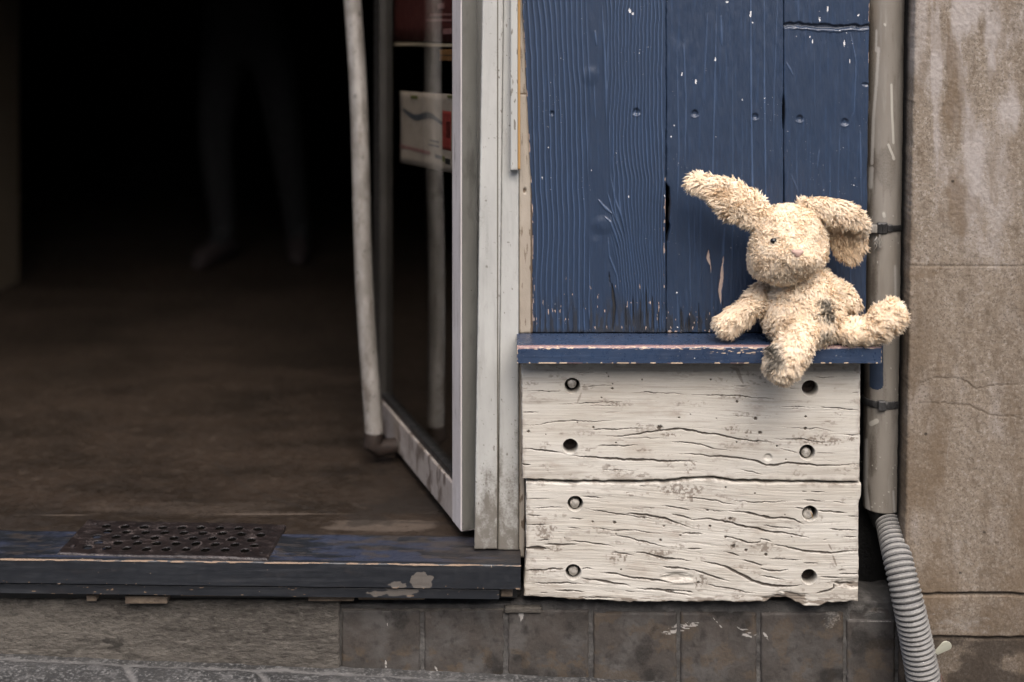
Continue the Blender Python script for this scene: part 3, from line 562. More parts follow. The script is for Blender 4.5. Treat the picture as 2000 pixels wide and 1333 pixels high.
def hblue(which):
    def f(X, Y):
        yy = np.clip(Y, -60, 660); far = Y < -40
        chip = np.zeros_like(X); crack = np.zeros_like(X); white = np.zeros_like(X); worn = np.zeros_like(X); crest_sheen = np.zeros_like(X)
        lump = (fbm(X/16, Y/60, 20 + which) - .5)*1.6 + (fbm(X/4, Y/24, 25 + which) - .5)*(.5 if which == 0 else 1.1)
        if which == 0:
            xl = 1020 + 20*np.clip(yy/420, 0, 1); xr = 1300
            mid0 = 1146 + 12*sstep(0, 600, yy) + 6*np.sin(yy/90); mid1 = 1178 + 14*sstep(100, 420, yy) + 26*sstep(420, 640, yy)
            wv = 9*(fbm(X/120, Y/190, 14)-.5)*1.5
            pl_ = (X - xl + wv)/10.4
            pr_ = (X - xr)/(7.2*(1-.30*sstep(250, 620, yy))) + 2.3*(fbm(X/70, Y/120, 18)-.5) + 1.4*np.exp(-((yy-420)/60)**2)*np.exp(-((X-1195)/25)**2)
            rl = (.5+.5*np.cos(2*np.pi*pl_))**2.2; rrr = (.5+.5*np.cos(2*np.pi*pr_))**2.0
            wl = 1-sstep(-6, 6, X-mid0); wr = sstep(-5, 7, X-mid1)
            amp = (.65+.6*fbm(X/50, Y/140, 28))
            h = (rl*wl*2.3 + rrr*wr*1.8)*amp + lump*(.25 + .9*(1-wl)*(1-wr)); crest_sheen = sstep(.5, 1, rl*wl + rrr*wr)*amp*.8
            h += 2.2*blob(X, Y, 1178, 440, 17, 14, .6) - 1.0*blob(X, Y, 1165, 455, 12, 12, .6) + 1.8*blob(X, Y, 1152, 148, 12, 14, .7)
            for (p, wd) in (([(1168, 390), (1180, 405), (1196, 420)], 2.5), ([(1180, 424), (1192, 434), (1200, 455), (1212, 490)], 2.2), ([(1192, 340), (1200, 385), (1215, 430), (1222, 460)], 1.6), ([(1186, 375), (1196, 410), (1208, 440)], 1.6),
                            ([(1187, 460), (1190, 500), (1205, 540), (1210, 580)], 1.6), ([(1162, 60), (1165, 90)], 2), ([(1175, 0), (1182, 120), (1185, 260)], 2.2), ([(1160, 160), (1163, 240)], 1.5)):
                m = np.zeros_like(X); stroke(m, X, Y, p, wd, seed=int(p[0][1]) % 30); h += 1.5*m; crest_sheen = np.maximum(crest_sheen, m*.7)
            cs = ([(1195, 555), (1200, 600), (1197, 650)], 3.4), ([(1188, 520), (1192, 560)], 1.2), ([(1222, 590), (1223, 640)], 1.5), ([(1236, 580), (1238, 640)], 1.3), ([(1262, 560), (1264, 650)], 1.4), ([(1274, 575), (1276, 650)], 1.4), ([(1250, 580), (1251, 645)], 1.2), ([(1285, 600), (1286, 650)], 1.2)
            for p, wd in cs: stroke(crack, X, Y, p, wd, seed=int(p[0][0]) % 30)
            low = sstep(520, 650, yy); worn = low*sstep(.42, .62, fbm(X/5, Y/45, 31))*.9 + sstep(636, 650, yy)*.6
            chip = sstep(.77, .83, fbm(X/2.6, Y/16, 36))*sstep(470, 600, yy) + sstep(.70, .76, fbm(X/4, Y/16, 38))*sstep(1048, 1040, X)*sstep(420, 520, yy) + sstep(4, 0, X-xl)*sstep(.5, .6, fbm(X/6, Y/14, 39))*(yy > 0)*.7
            chip += sstep(.6, .7, fbm(X/4, Y/14, 41))*sstep(1294, 1298, X)*.9*(yy > 330)
        elif which == 1:
            h = lump*1.3
            for (p, wd, am) in (([(1466, -40), (1467, 200), (1470, 400), (1475, 560)], 2.2, 1.4), ([(1492, -40), (1493, 200), (1496, 420)], 2, 1.3), ([(1400, 0), (1396, 160), (1392, 340), (1396, 470)], 1.8, 1.0), ([(1335, 80), (1340, 200), (1337, 330)], 2.2, .9),
                                ([(1520, -40), (1512, 180), (1510, 300)], 1.6, .8), ([(1382, 20), (1376, 150)], 2, .8), ([(1322, 100), (1326, 300), (1322, 420)], 1.8, .8), ([(1430, 100), (1432, 420), (1428, 640)], 1.5, .6), ([(1345, 400), (1350, 640)], 1.5, .7), ([(1450, 250), (1447, 500)], 1.5, .6), ([(1408, 30), (1410, 90)], 3, 1), ([(1322, 560), (1326, 650)], 2, .8), ([(1370, 300), (1366, 600)], 1.3, .6), ([(1415, 440), (1409, 600)], 2.6, 1.2), ([(1356, 410), (1357, 520)], 1.4, .7)):
                m = np.zeros_like(X); stroke(m, X, Y, p, wd, seed=int(p[0][0]) % 30, wob=1.4); h += am*m*1.3; crest_sheen = np.maximum(crest_sheen, m*.6*am)
            # torn left edge with a dark cavity
            for p, wd in (([(1307, 366), (1305, 400), (1302, 440), (1303, 470)], 5.0), ([(1302, 460), (1300, 520), (1299, 652)], 1.8), ([(1330, 600), (1331, 650)], 1.6), ([(1345, 615), (1346, 652)], 1.8), ([(1365, 590), (1364, 650)], 1.5)):
                stroke(crack, X, Y, p, wd, seed=int(p[0][1]) % 30)
            for p, wd in (([(1384, 490), (1383, 505), (1388, 520)], 4.0), ([(1388, 518), (1389, 535)], 2.0), ([(1411, 515), (1410, 545), (1406, 570), (1408, 592)], 5.5), ([(1413, 500), (1412, 520)], 2.0)):
                m = np.zeros_like(X); stroke(m, X, Y, p, wd, seed=int(p[0][1]) % 30, wob=1.5); worn = np.maximum(worn, 0*m); chip = np.maximum(chip, m*.62); h -= 1.4*m
            low = sstep(560, 652, yy); worn = np.maximum(worn, low*sstep(.40, .6, fbm(X/6, Y/35, 31))*.95 + .35*sstep(430, 560, yy)*sstep(.55, .7, fbm(X/10, Y/70, 32)))
            chip = np.clip(chip + sstep(.72, .79, fbm(X/3, Y/10, 46))*sstep(560, 640, yy) + sstep(640, 650, yy)*sstep(1345, 1310, X)*sstep(.4, .55, fbm(X/6, Y/3, 4)), 0, 1)
            h -= 2.5*sstep(1325, 1303, X)*sstep(350, 380, yy)*sstep(650, 560, yy)*.6
        else:
            h = lump*1.1
            for (p, wd, am) in (([(1660, 60), (1672, 120), (1668, 220), (1660, 240)], 1.8, 1.0), ([(1680, 250), (1682, 400)], 2, 1.0), ([(1558, -30), (1560, 60)], 2, .7), ([(1600, 290), (1596, 330)], 1.6, .9), ([(1555, 250), (1558, 420)], 1.3, .6), ([(1622, 300), (1618, 520)], 1.5, .7), ([(1535, 120), (1550, 150)], 2, .8), ([(1545, 340), (1560, 380)], 2, .7), ([(1640, 240), (1636, 420)], 1.4, .6), ([(1590, 100), (1592, 230)], 1.2, .6), ([(1575, 400), (1580, 640)], 1.4, .7), ([(1660, 450), (1662, 640)], 1.5, .7)):
                m = np.zeros_like(X); stroke(m, X, Y, p, wd, seed=int(p[0][0]) % 30, wob=1.4); h += am*m*1.3; crest_sheen = np.maximum(crest_sheen, m*.6*am)
            m = np.zeros_like(X); stroke(m, X, Y, [(1534, 50), (1560, 47), (1590, 53), (1640, 53), (1698, 51)], 4.2, taper=False, seed=5, wob=1.6); h -= 4.2*m
            m2 = np.zeros_like(X); stroke(m2, X, Y, [(1545, 58), (1560, 55), (1595, 61), (1640, 60), (1698, 59)], 3.0, seed=5, wob=1.6); h += 1.6*m2; crack = m*.3
            m = np.zeros_like(X); stroke(m, X, Y, [(1683, 165), (1698, 166)], 2.5, seed=3); h -= 2*m
            for p, wd in (([(1531, 190), (1531, 245)], 2.6), ([(1530, 260), (1529, 300)], 1.2), ([(1529, 320), (1528, 420)], 2.0)): stroke(crack, X, Y, p, wd, seed=4)
            worn = sstep(540, 652, yy)*sstep(.42, .6, fbm(X/6, Y/35, 31))*.9
            chip = sstep(5, 0, 1699-X)*sstep(.55, .65, fbm(X/5, Y/13, 40))
        for (cx, cy, r) in dimples:
            if X.min() < cx < X.max():
                h -= 3.8*blob(X, Y, cx, cy, r*.8, r*.85, .35) - .8*blob(X, Y, cx, cy+r*.9, r, r*.4, .6)
        for (cx, cy, rx_, ry_) in chips_w:
            if X.min()-2 < cx < X.max()+2:
                b = blob(X, Y, cx, cy, rx_*.72, ry_*.8, .35, .9, int(cx) % 40); white = np.maximum(white, b); h -= .5*b
        sp = sstep(.83, .87, fbm(X/2.2, Y/2.2, 50+which, 2))*sstep(.5, .7, fbm(X/60, Y/60, 53)); white = np.maximum(white, sp*.7)
        h -= 3.5*crack; h -= .6*np.clip(chip, 0, 1)
        return h, {'chip': np.clip(chip, 0, 1), 'crack': np.clip(crack, 0, 1), 'white': np.clip(white, 0, 1), 'worn': np.clip(worn, 0, 1), 'crest_sheen': np.clip(crest_sheen*(1-worn), 0, 1)}
    return f
ytop = [-1050, -800, -500, -250, -120]
yb_ = np.concatenate([ytop, lin(-60, 651, 1.35)])
relief('board', M_blue, lin(1020, 1300, 1.1), yb_, .0, .022, hblue(0), panel, bev=2.5, left=lambda v: 1020 + 20*np.clip(v/420, 0, 1) + 1.5*(vnoise(v/12, 3, 4)-.5) + 3*sstep(330, 345, v)*sstep(460, 400, v)*0)
relief('board', M_blue, lin(1300.5, 1530, 1.35), yb_, .001, .022, hblue(1), panel, bev=2.5,
       left=lambda v: 1300.6 + 7*sstep(355, 372, v)*sstep(480, 440, v)*(.6+.5*vnoise(v/9, 1, 2)) + 1.5*(vnoise(v/12, 8, 4)), right=lambda v: 1530-2*sstep(180, 200, v)*sstep(260, 240, v))
relief('board', M_blue, lin(1531, 1698, 1.35), yb_, .0015, .022, hblue(2), panel, bev=2.5,
       left=lambda v: 1531 + 1.6*sstep(180, 200, v)*sstep(260, 240, v) + 1.2*sstep(310, 330, v), right=lambda v: 1699 - 8*np.clip(v/652, 0, 1) + 1.5*(vnoise(v/30, 2, 4)-.5))

# ------------------------------------------------------------------ SHELF
sh = thing('wall_shelf', 'narrow blue wall shelf with paint worn pink along its front edge', 'shelf', (.36, -.04, .68))
def shelf():
    SZ = WZ(676, -.095); x0 = WX(1010, -.095); x1 = WX(1722, -.095); h = .034; yf, yb = -.095, -.0015
    xs = lin(x0, x1, .0017); prof = []; r = .0045
    for z in np.linspace(-h+.0015, -r, 20): prof.append((yf, z))
    for a in np.linspace(0, np.pi/2, 7)[1:]: prof.append((yf + r - r*np.cos(a), -r + r*np.sin(a)))
    for y in np.linspace(yf+r, yb, 50)[1:]: prof.append((y, 0))
    prof += [(yb, -h), (yf+.002, -h), (yf, -h+.0015)]; prof = np.array(prof)
    s = np.concatenate([[0], np.cumsum(np.hypot(*np.diff(prof, axis=0).T))])*1000
    XX, S = np.meshgrid(xs, s); x = 1000 + XX*1000/.9635; ed = S - 33
    YY = np.repeat(prof[:, 0][:, None], len(xs), 1); ZZ = np.repeat(prof[:, 1][:, None], len(xs), 1)
    n = fbm(x/28, S/3.0, 5); n2 = fbm(x/9, S/1.4, 15)
    pink = sstep(6.5, 2.5, np.abs(ed + .5 - 2.5*(fbm(x/60, 0*x, 8)-.5)*3))*sstep(.22, .45, n + .35*sstep(1690, 1640, x) - .15)
    pink = np.maximum(pink, sstep(2.5, 0, S)*sstep(.5, .62, fbm(x/40, 0*x, 11))*.9)
    chip = sstep(5, 2, np.abs(ed+3.5))*sstep(.55, .66, n2)*.95 + sstep(.60, .67, fbm(x/10, S/1.5, 25))*sstep(5, 2, np.abs(S-21))*sstep(1350, 1420, x)*sstep(1540, 1480, x) + sstep(3, .6, S)*sstep(.55, .65, fbm(x/14, 0*x, 28))
    chip = np.maximum(chip, sstep(3.5, 0, x-1010)*sstep(.45, .6, fbm(x, S/3, 3))*(S < 36))
    chip = np.maximum(chip, sstep(3.5, 0, 1722-x)*sstep(.45, .6, fbm(x, S/3, 6))*(S < 36))
    white = sstep(.84, .88, fbm(x/2.5, S/2.2, 45, 2))*.6
    inside = (S < 110)
    A = {'pink': np.clip(pink, 0, 1)*inside, 'chip': np.clip(chip, 0, 1)*inside, 'white': white*inside}
    V = np.stack([XX, YY + .0006*A['pink'] + .0006*(fbm(x/50, S/4, 2)-.5), SZ + ZZ - .0006*A['pink'] - .0007*A['chip'] + .0006*(fbm(x/50, S/4, 4)-.5)*(ZZ > -.03)], -1)
    idx = np.arange(XX.size).reshape(XX.shape)
    F = np.stack([idx[:-1, :-1], idx[:-1, 1:], idx[1:, 1:], idx[1:, :-1]], -1).reshape(-1, 4)
    Vf = V.reshape(-1, 3); VV = [Vf]; base = len(Vf); FF = [F]
    for side in (0, -1):                      # end caps as fans
        ring = idx[:, side]; c = np.array([[xs[side], (yf+yb)/2, SZ-h/2]]); VV.append(c); nn = np.roll(ring, -1)[:-1]
        a, b = (ring[:-1], nn) if side == -1 else (nn, ring[:-1])
        FF.append(np.stack([np.full(len(nn), base), a, b, b], -1)); base += 1
    V2 = np.concatenate(VV); F4 = np.concatenate([FF[0]]); o_attr = {k: np.concatenate([v.reshape(-1), [0, 0]]) for k, v in A.items()}
    tris = np.concatenate([f[:, :3] for f in FF[1:]]); quads = F4
    alltri = np.concatenate([quads[:, [0, 1, 2]], quads[:, [0, 2, 3]], tris])
    mesh_np('shelf_board', V2, alltri, M_shelf, sh, None, o_attr)
    return SZ
SZ = shelf()
MB().box(WX(1060, -.01), WX(1080, -.01), -.03, -.002, SZ-.036, SZ-.0345, 0).build('bracket', M_black, sh)

# ------------------------------------------------------------------ WHITE PLANKS
def cA(l): return [(1010 + a/4.3, 640 + b/4.3) for a, b in l]
def cB(l): return [(1340 + a/4.3, 640 + b/4.3) for a, b in l]
def cC(l): return [(1010 + a/5.127, 930 + b/5.127) for a, b in l]
def cD(l): return [(1340 + a/5.127, 930 + b/5.127) for a, b in l]
UP = [(cA([(40,540),(150,535),(290,542),(400,535)]),1.2),(cA([(530,500),(640,495),(800,485)]),.8),(cA([(960,550),(1100,545),(1200,548),(1430,567)]),1.2),(cA([(330,650),(600,635),(800,630),(950,622)]),1.0),
 (cA([(530,665),(880,650)]),.8),(cA([(40,715),(200,715)]),1.4),(cA([(35,820),(200,818),(300,793),(480,783),(650,795),(830,780)]),1.2),(cA([(590,858),(800,858),(950,845),(1090,848)]),1.6),
 (cA([(750,918),(880,915),(1050,890),(1150,870),(1370,855),(1460,865)])+cB([(100,880),(250,900),(380,930),(520,950),(740,968)]),2.8),(cA([(840,935),(1000,930),(1250,930)]),.9),(cA([(660,995),(900,995),(1010,988)]),1.6),
 (cA([(1280,960),(1460,970)])+cB([(130,985),(230,1015),(400,1040)]),1.6),(cA([(40,1022),(200,1030),(400,1060)]),2.0),(cA([(450,1080),(650,1095),(850,1107),(1100,1115),(1300,1125),(1460,1120)])+cB([(90,1130)]),3.2),
 (cB([(-60,1060),(120,1068),(190,1085),(290,1080),(430,1100),(580,1115),(680,1160),(760,1155),(850,1140),(960,1150),(1160,1162),(1300,1160),(1450,1148)]),2.8),(cA([(30,1150),(110,1157)]),2.0),(cA([(700,1195),(1000,1205)]),.8),
 (cB([(0,570),(330,572),(450,570),(560,590),(640,590),(760,608)]),1.3),(cB([(390,490),(550,495)]),.9),(cB([(1050,418),(1150,422),(1270,415)]),1.0),(cB([(800,510),(960,515)]),1.1),(cB([(780,672),(900,668),(1080,675)]),1.0),
 (cB([(1120,668),(1250,675),(1350,692),(1450,693)]),1.5),(cB([(820,845),(1100,850),(1240,872)]),1.0),(cB([(730,932),(800,940),(970,940),(1100,960),(1200,970)]),1.3),(cB([(780,1015),(860,1035),(945,1055)]),1.2),(cB([(1090,1055),(1250,1060)]),1.0),
 (cB([(1320,905),(1450,905)]),1.2),(cB([(1395,550),(1455,547)]),1.5),(cB([(450,1190),(640,1235)]),1.3),(cB([(870,685),(960,680)]),.8),(cA([(460,385),(650,375)]),.9),(cA([(320,330),(400,355)]),.7)]
LO = [(cC([(80,235),(330,232)]),.8),(cC([(650,212),(860,225)]),1.3),(cC([(150,320),(480,312)]),1.2),(cC([(670,325),(800,350),(1000,385),(1100,395),(1280,420),(1400,430)]),1.4),(cC([(1060,390),(1130,382),(1300,395),(1480,430),(1600,470),(1743,520)]),2.6),
 (cC([(80,398),(250,395)]),1),(cC([(520,428),(660,432)]),1.5),(cC([(80,490),(320,490)]),1.3),(cC([(730,512),(950,545),(1180,545),(1290,565),(1450,580)]),1.2),(cC([(930,598),(1100,612),(1220,650),(1400,690),(1510,725)]),1.5),(cC([(190,650),(330,642)]),1.3),
 (cC([(270,685),(420,690),(600,685)]),2.6),(cC([(520,658),(650,658),(800,680),(970,710)]),1.8),(cC([(75,725),(200,718),(300,730)]),4.5),(cC([(950,765),(1170,800)]),1.6),(cC([(1170,762),(1260,770),(1400,810),(1500,830),(1743,848)]),2.8),
 (cC([(80,948),(250,940),(480,925)]),2.4),(cC([(640,928),(760,932)]),1),(cC([(830,968),(1000,985),(1180,1025),(1300,1030),(1600,1075)]),2.4),(cC([(640,1025),(800,1045),(950,1070),(1130,1100)]),2.8),(cC([(160,1075),(400,1068),(650,1080)]),1.8),
 (cC([(380,1145),(550,1148),(680,1165)]),1.8),(cC([(150,1175),(330,1178)]),1.4),(cC([(1080,1150),(1180,1165)]),1.2),(cC([(1460,910),(1600,920),(1743,945)]),2.8),(cC([(1250,320),(1380,325)]),1),(cC([(1540,380),(1743,425)]),2),(cC([(1650,575),(1743,572)]),1.5),
 (cC([(1150,95),(1300,110)]),.9),(cC([(1450,300),(1743,345)]),1.6),(cC([(500,515),(640,530)]),1.1),(cC([(1180,1130),(1400,1140),(1743,1160)]),2.2),(cC([(620,1215),(1000,1225)]),1.6),(cC([(1450,1150),(1743,1200)]),2.0),
 (cD([(0,215),(150,230),(300,250),(400,275),(500,285)]),1.8),(cD([(450,240),(620,262),(850,265),(960,258),(1040,262)]),1.4),(cD([(700,120),(880,120)]),1),(cD([(1140,150),(1400,170)]),1.3),(cD([(1160,240),(1400,262)]),1.3),(cD([(1420,250),(1600,280)]),1),
 (cD([(150,335),(400,360)]),1),(cD([(430,350),(600,370),(750,400),(850,420),(1010,425),(1080,440),(1140,475),(1180,485)]),2.8),(cD([(1090,320),(1180,328)]),1.2),(cD([(1310,348),(1450,362),(1610,372)]),2.2),(cD([(1610,405),(1740,410)]),1.6),
 (cD([(0,420),(80,440),(200,430),(350,445),(480,480),(600,515),(700,525),(800,555),(950,570),(1100,590),(1240,620)]),2.5),(cD([(760,495),(900,515),(1080,535)]),1.5),(cD([(1140,488),(1350,490)]),1),(cD([(1430,535),(1720,550)]),1.5),(cD([(0,575),(170,580)]),2),
 (cD([(380,605),(500,635),(620,665),(740,670),(745,640)]),2.2),(cD([(730,630),(860,660)]),1.5),(cD([(870,690),(1000,710),(1100,740),(1250,765),(1450,768),(1730,755)]),2.6),(cD([(1250,640),(1420,640)]),1.3),(cD([(1560,605),(1710,608)]),1.2),(cD([(0,730),(160,735)]),1.8),
 (cD([(350,755),(540,800)]),1.6),(cD([(560,840),(680,875),(770,900)]),2),(cD([(820,830),(1170,845)]),1.2),(cD([(1170,875),(1320,872)]),1.6),(cD([(740,925),(850,950),(940,958),(1020,940)]),2.4),
 (cD([(150,850),(300,885),(420,920),(520,970),(650,1040),(780,1090),(920,1110),(1050,1105),(1160,1095)]),3.6),(cD([(730,990),(860,1020),(1000,1050)]),1.5),(cD([(0,935),(80,950),(250,1000),(450,1060)]),2),(cD([(180,1080),(430,1130),(600,1165),(710,1180)]),1.6),
 (cD([(1330,1012),(1450,1018),(1560,1030)]),1.8),(cD([(1530,985),(1730,980)]),2),(cD([(1470,1068),(1550,1080),(1680,1078)]),2.6),(cD([(1480,1070),(1480,1120),(1420,1150),(1300,1178)]),2.3),(cD([(1520,945),(1600,950)]),1.2),(cD([(0,1155),(70,1165)]),2)]
UPH = [cA([(463,490)])[0]+(14.5,), cA([(447,1000)])[0]+(14,), cB([(1040,513)])[0]+(15,), cB([(1017,1052)])[0]+(14.5,)]
LOH = [cC([(582,280)])[0]+(14.5,), cC([(562,965)])[0]+(14.5,), cD([(1240,378)])[0]+(14.5,), cD([(1232,1012)])[0]+(14.2,)]
DOTU = [p+(r,) for p, r in zip(cA([(800,515),(768,412),(708,590),(95,875),(1195,840),(640,840),(830,970),(1358,758),(505,800),(1048,440),(240,900),(800,475),(750,385)])+cB([(205,440),(428,623),(583,767),(622,885),(1003,750),(1000,850),(762,997),(838,1110),(425,965),(35,730),(255,765),(595,960)]),
        [2.4,1.5,1.5,2.6,4.6,2.2,1.6,1.7,1.2,1.5,.9,1.4,1.2,1.8,2.6,3.2,3.4,2.1,3.0,1.7,1.4,1.7,1.1,1.1,1.6])]
DOTL = [p+(r,) for p, r in zip(cC([(755,460),(975,470),(990,580),(1270,420),(1635,597),(1435,645),(475,620),(1470,505),(1040,940)])+cD([(733,532),(688,178),(395,115),(215,345),(990,392),(440,430),(240,505),(475,705),(600,745),(800,790),(1055,612),(120,1070),(395,612)]),
        [2,3.0,1.4,2.6,1.8,2.4,1.2,1.8,1.6,2.2,1.6,1.6,2.2,1.2,3.0,2.5,4.0,2.6,3.0,1.2,2.6,2.4])]
def hplank(cr, holes, dots, lo):
    r2 = np.random.default_rng(31 + lo)
    def flow(x):           # how far the grain has dropped at x
        return (34*sstep(1120, 1560, x) if lo else 16*sstep(1280, 1560, x)*1.0)
    extra = []
    for k in range(110 if lo else 60):
        x = r2.uniform(1030, 1660); y = r2.uniform(955, 1165) if lo else r2.uniform(725, 930); L = r2.uniform(12, 75)
        pts = [(x + L*t, y + (flow(x + L*t) - flow(x))*(.9 if lo else .5) + r2.normal(0, .6)) for t in (0, .35, .7, 1)]
        extra.append((pts, r2.uniform(.35, .8) if (lo or y > 800) else r2.uniform(.25, .5)))
    def f(X, Y):
        crack = np.zeros_like(X); dirt = np.zeros_like(X); hole = np.zeros_like(X); fine_ = np.zeros_like(X)
        gy = Y - flow(X)
        for k, (p, wd) in enumerate(cr): stroke(crack, X, Y, p, wd*(.80 if lo else .72), seed=k % 40, soft=.55)
        for k, (p, wd) in enumerate(extra): stroke(fine_, X, Y, p, wd, seed=(k*7) % 40)
        amp = 1.0 if lo else .6
        h = amp*(.7*(fbm(X/150, gy/9, 20+lo)-.5) + .8*(fbm(X/70, gy/1.8, 23+lo)-.5) + 1.0*(fbm(X/90, gy/24, 27+lo, 3)-.5))
        # ridges: one side of each long crack stands proud
        wide = np.zeros_like(X)
        for k, (p, wd) in enumerate(cr):
            if wd >= 1.7: stroke(wide, X, Y, [(a, b+wd*1.6) for a, b in p], wd*2.4, seed=k % 40, soft=1.6)
        h += (.45 if lo else .3)*wide*(1-crack)
        halo = np.zeros_like(X)
        for k, (p, wd) in enumerate(cr): stroke(halo, X, Y, p, wd*1.5+1.2, seed=k % 40, soft=2.6)
        h -= 2.5*crack + .7*fine_
        n = fbm(X/38, gy/16, 41+lo)
        dirt = sstep(.58, .74, n)*.55*sstep(.42, .62, fbm(X/5, Y/4, 33)) + .45*np.clip(fine_, 0, 1) + .62*halo*(.2+1.0*fbm(X/12, Y/3, 44)) + .38*sstep(.60, .72, fbm(X/46, gy/1.3, 61, 3))*sstep(.40, .62, fbm(X/80, gy/14, 62))
        if lo:
            for (cx, cy, rx_, ry_) in ((1320, 955, 32, 14), (1345, 960, 22, 16), (1064, 1038, 20, 16), (1365, 1135, 14, 14), (1290, 1080, 25, 12), (1435, 1066, 12, 8), (1485, 1070, 20, 12), (1425, 1015, 14, 6), (1070, 1072, 32, 5), (1210, 1090, 20, 12)):
                dirt = np.maximum(dirt, blob(X, Y, cx, cy, rx_, ry_, .6, .9, int(cx) % 30)*.9*sstep(.36, .6, fbm(X/4, Y/3.5, 34)))
            for p, wd in ((cD([(1425,680),(1460,750)]), 2.2), (cD([(1465,790),(1510,910)]), 2.8)):
                m = np.zeros_like(X); stroke(m, X, Y, p, wd, seed=7); dirt = np.maximum(dirt, m*.8)
            h -= 5*blob(X, Y, 1322, 1128, 22, 7, .6, .4, 3); h += 2.5*blob(X, Y, 1330, 1136, 24, 5, .6)
            wood = sstep(8, 2, 1168 + 8*sstep(1027, 1480, X) - Y + 2)*sstep(.5, .62, fbm(X/25, Y/5, 13)) 
            tear = blob(X, Y, 1535, 1172, 36, 14, .35, .5, 9); wood = np.maximum(wood, tear); h -= 4*tear*(.6+.8*fbm(X/20, Y/3, 6))
            h -= 3*blob(X, Y, 1665, 1140, 30, 9, .5, .5, 2); wood = np.maximum(wood, blob(X, Y, 1668, 1142, 18, 6, .4, .9, 2)*.8)
            dirt = np.maximum(dirt, sstep(1150, 1172, Y)*sstep(.45, .62, fbm(X/30, Y/5, 18))*.8)
        else:
            wood = 0*X
            m = np.zeros_like(X); stroke(m, X, Y, cB([(365,335),(430,355),(455,420),(480,480)]), 4.2, seed=6, taper=True); dirt = np.maximum(dirt, m*.62); h -= .8*m
            m = np.zeros_like(X); stroke(m, X, Y, cA([(540,550),(505,635)]), 2.5, seed=6); dirt = np.maximum(dirt, m*.6)
            for (cx, cy, rx_, ry_) in ((1430, 838, 14, 7), (1460, 845, 9, 7), (1600, 860, 34, 10), (1625, 862, 18, 8), (1205, 790, 14, 5), (1348, 912, 14, 12), (1310, 850, 22, 4), (1660, 858, 12, 5), (1440, 775, 12, 5)):
                dirt = np.maximum(dirt, blob(X, Y, cx, cy, rx_, ry_, .6, .9, int(cx) % 30)*.9*sstep(.40, .6, fbm(X/3.5, Y/3, 34)))
            dirt = np.maximum(dirt, sstep(728, 708, Y)*sstep(.5, .7, fbm(X/20, Y/9, 3))*.7)
            h -= 4*blob(X, Y, 1500, 894, 7, 6, .4) 
        for (cx, cy, r) in dots:
            b = blob(X, Y, cx, cy, r, r*.85, .4, .5, int(cx) % 30); h -= 2.5*b; dirt = np.maximum(dirt, b); crack = np.maximum(crack, b*.75)
        dirt = np.maximum(dirt, sstep(5, 0, X - X[:, :1])*sstep(.45, .6, fbm(X/3, Y/9, 3))*.8)
        ed = np.minimum(np.minimum(X - X[:, :1], X[:, -1:] - X), np.minimum(Y - Y[:1], Y[-1:] - Y))
        dirt = np.maximum(dirt, sstep(16, 0, ed)*.6*sstep(.35, .65, fbm(X/14, Y/14, 52)))
        dirt = np.maximum(dirt, .42*sstep(.52, .75, fbm(X/70, gy/26, 57))*sstep(.35, .6, fbm(X/9, gy/2.6, 58)))
        for (cx, cy, r) in holes:
            d = np.hypot(X-cx, Y-cy)/r; b = 1-sstep(.90, 1.06, d); h = h*(1-b) - 26*b; hole = np.maximum(hole, 1-sstep(.93, 1.03, d)); crack = crack*(1-b)
            h += .5*np.exp(-((d-1.12)/.06)**2)
        return h, {'crack': np.clip(crack*1.1, 0, 1), 'dirt': np.clip(dirt, 0, 1), 'hole': hole, 'wood': np.clip(wood, 0, 1)}
    return f
def plank(label, cr, holes, dots, lo, xs, ys, bolts, **k):
    t = thing('white_plank', label, 'plank', (WX(1350, -.045), -.045, WZ(ys[1], -.045)), 'white bolted planks under the shelf')
    relief('plank_board', M_white, lin(xs[0], xs[1], 1.0), lin(ys[0], ys[1], 1.0), -.045, .041, hplank(cr, holes, dots, lo), t, bev=2.8, **k)
    for (cx, cy, r, kind) in bolts:
        c_ = P3(cx, cy, -.032)
        if kind == 'bolt': MB().disc_bump((c_[0], -.034, c_[2]), 0, r/1000, .005).build('bolt', M_bolt, t, smooth=True)
        else:
            mb = MB(); mb.tube([(c_[0], -.0205, c_[2]), (c_[0], -.005, c_[2])], .0135, 20); mb.disc_bump((c_[0], -.0215, c_[2]+.003), 0, r/1000, .001); mb.build('bolt_socket', M_rust, t, smooth=True)
    return t
yb1 = lambda u: 936 + 3*np.sin((u-1020)/110) - 4*sstep(1290, 1350, u)*sstep(1440, 1390, u) + 6*sstep(1350, 1560, u) + 1.6*(vnoise(u/12, 1, 3)-.5)
ytp2 = lambda u: yb1(u) + 6.5 + 2*(vnoise(u/30, 4, 6)-.5) - 3*sstep(1650, 1678, u)
yb2 = lambda u: 1167 + 9*sstep(1027, 1250, u) + 1.5*sstep(1400, 1490, u) - 8*sstep(1500, 1512, u)*sstep(1570, 1535, u) + 7*sstep(1540, 1580, u)*sstep(1620, 1600, u) - 1*sstep(1600, 1680, u) + 2.2*(vnoise(u/9, 2, 5)-.5) + 3*(vnoise(u/40, 5, 7)-.5)
plank('upper white weathered plank directly beneath the blue shelf', UP, UPH, DOTU, 0, (1018, 1680), (709, 938),
      [cA([(460,468)])[0]+(9, 'bolt'), cA([(447,985)])[0]+(6, 'nut'), cB([(1035,500)])[0]+(6, 'nut'), cB([(1003,1045)])[0]+(9.5, 'bolt')], bot=yb1, left=lambda v: 1018+2*(v-709)/230, right=lambda v: 1681-2*(v-709)/230)
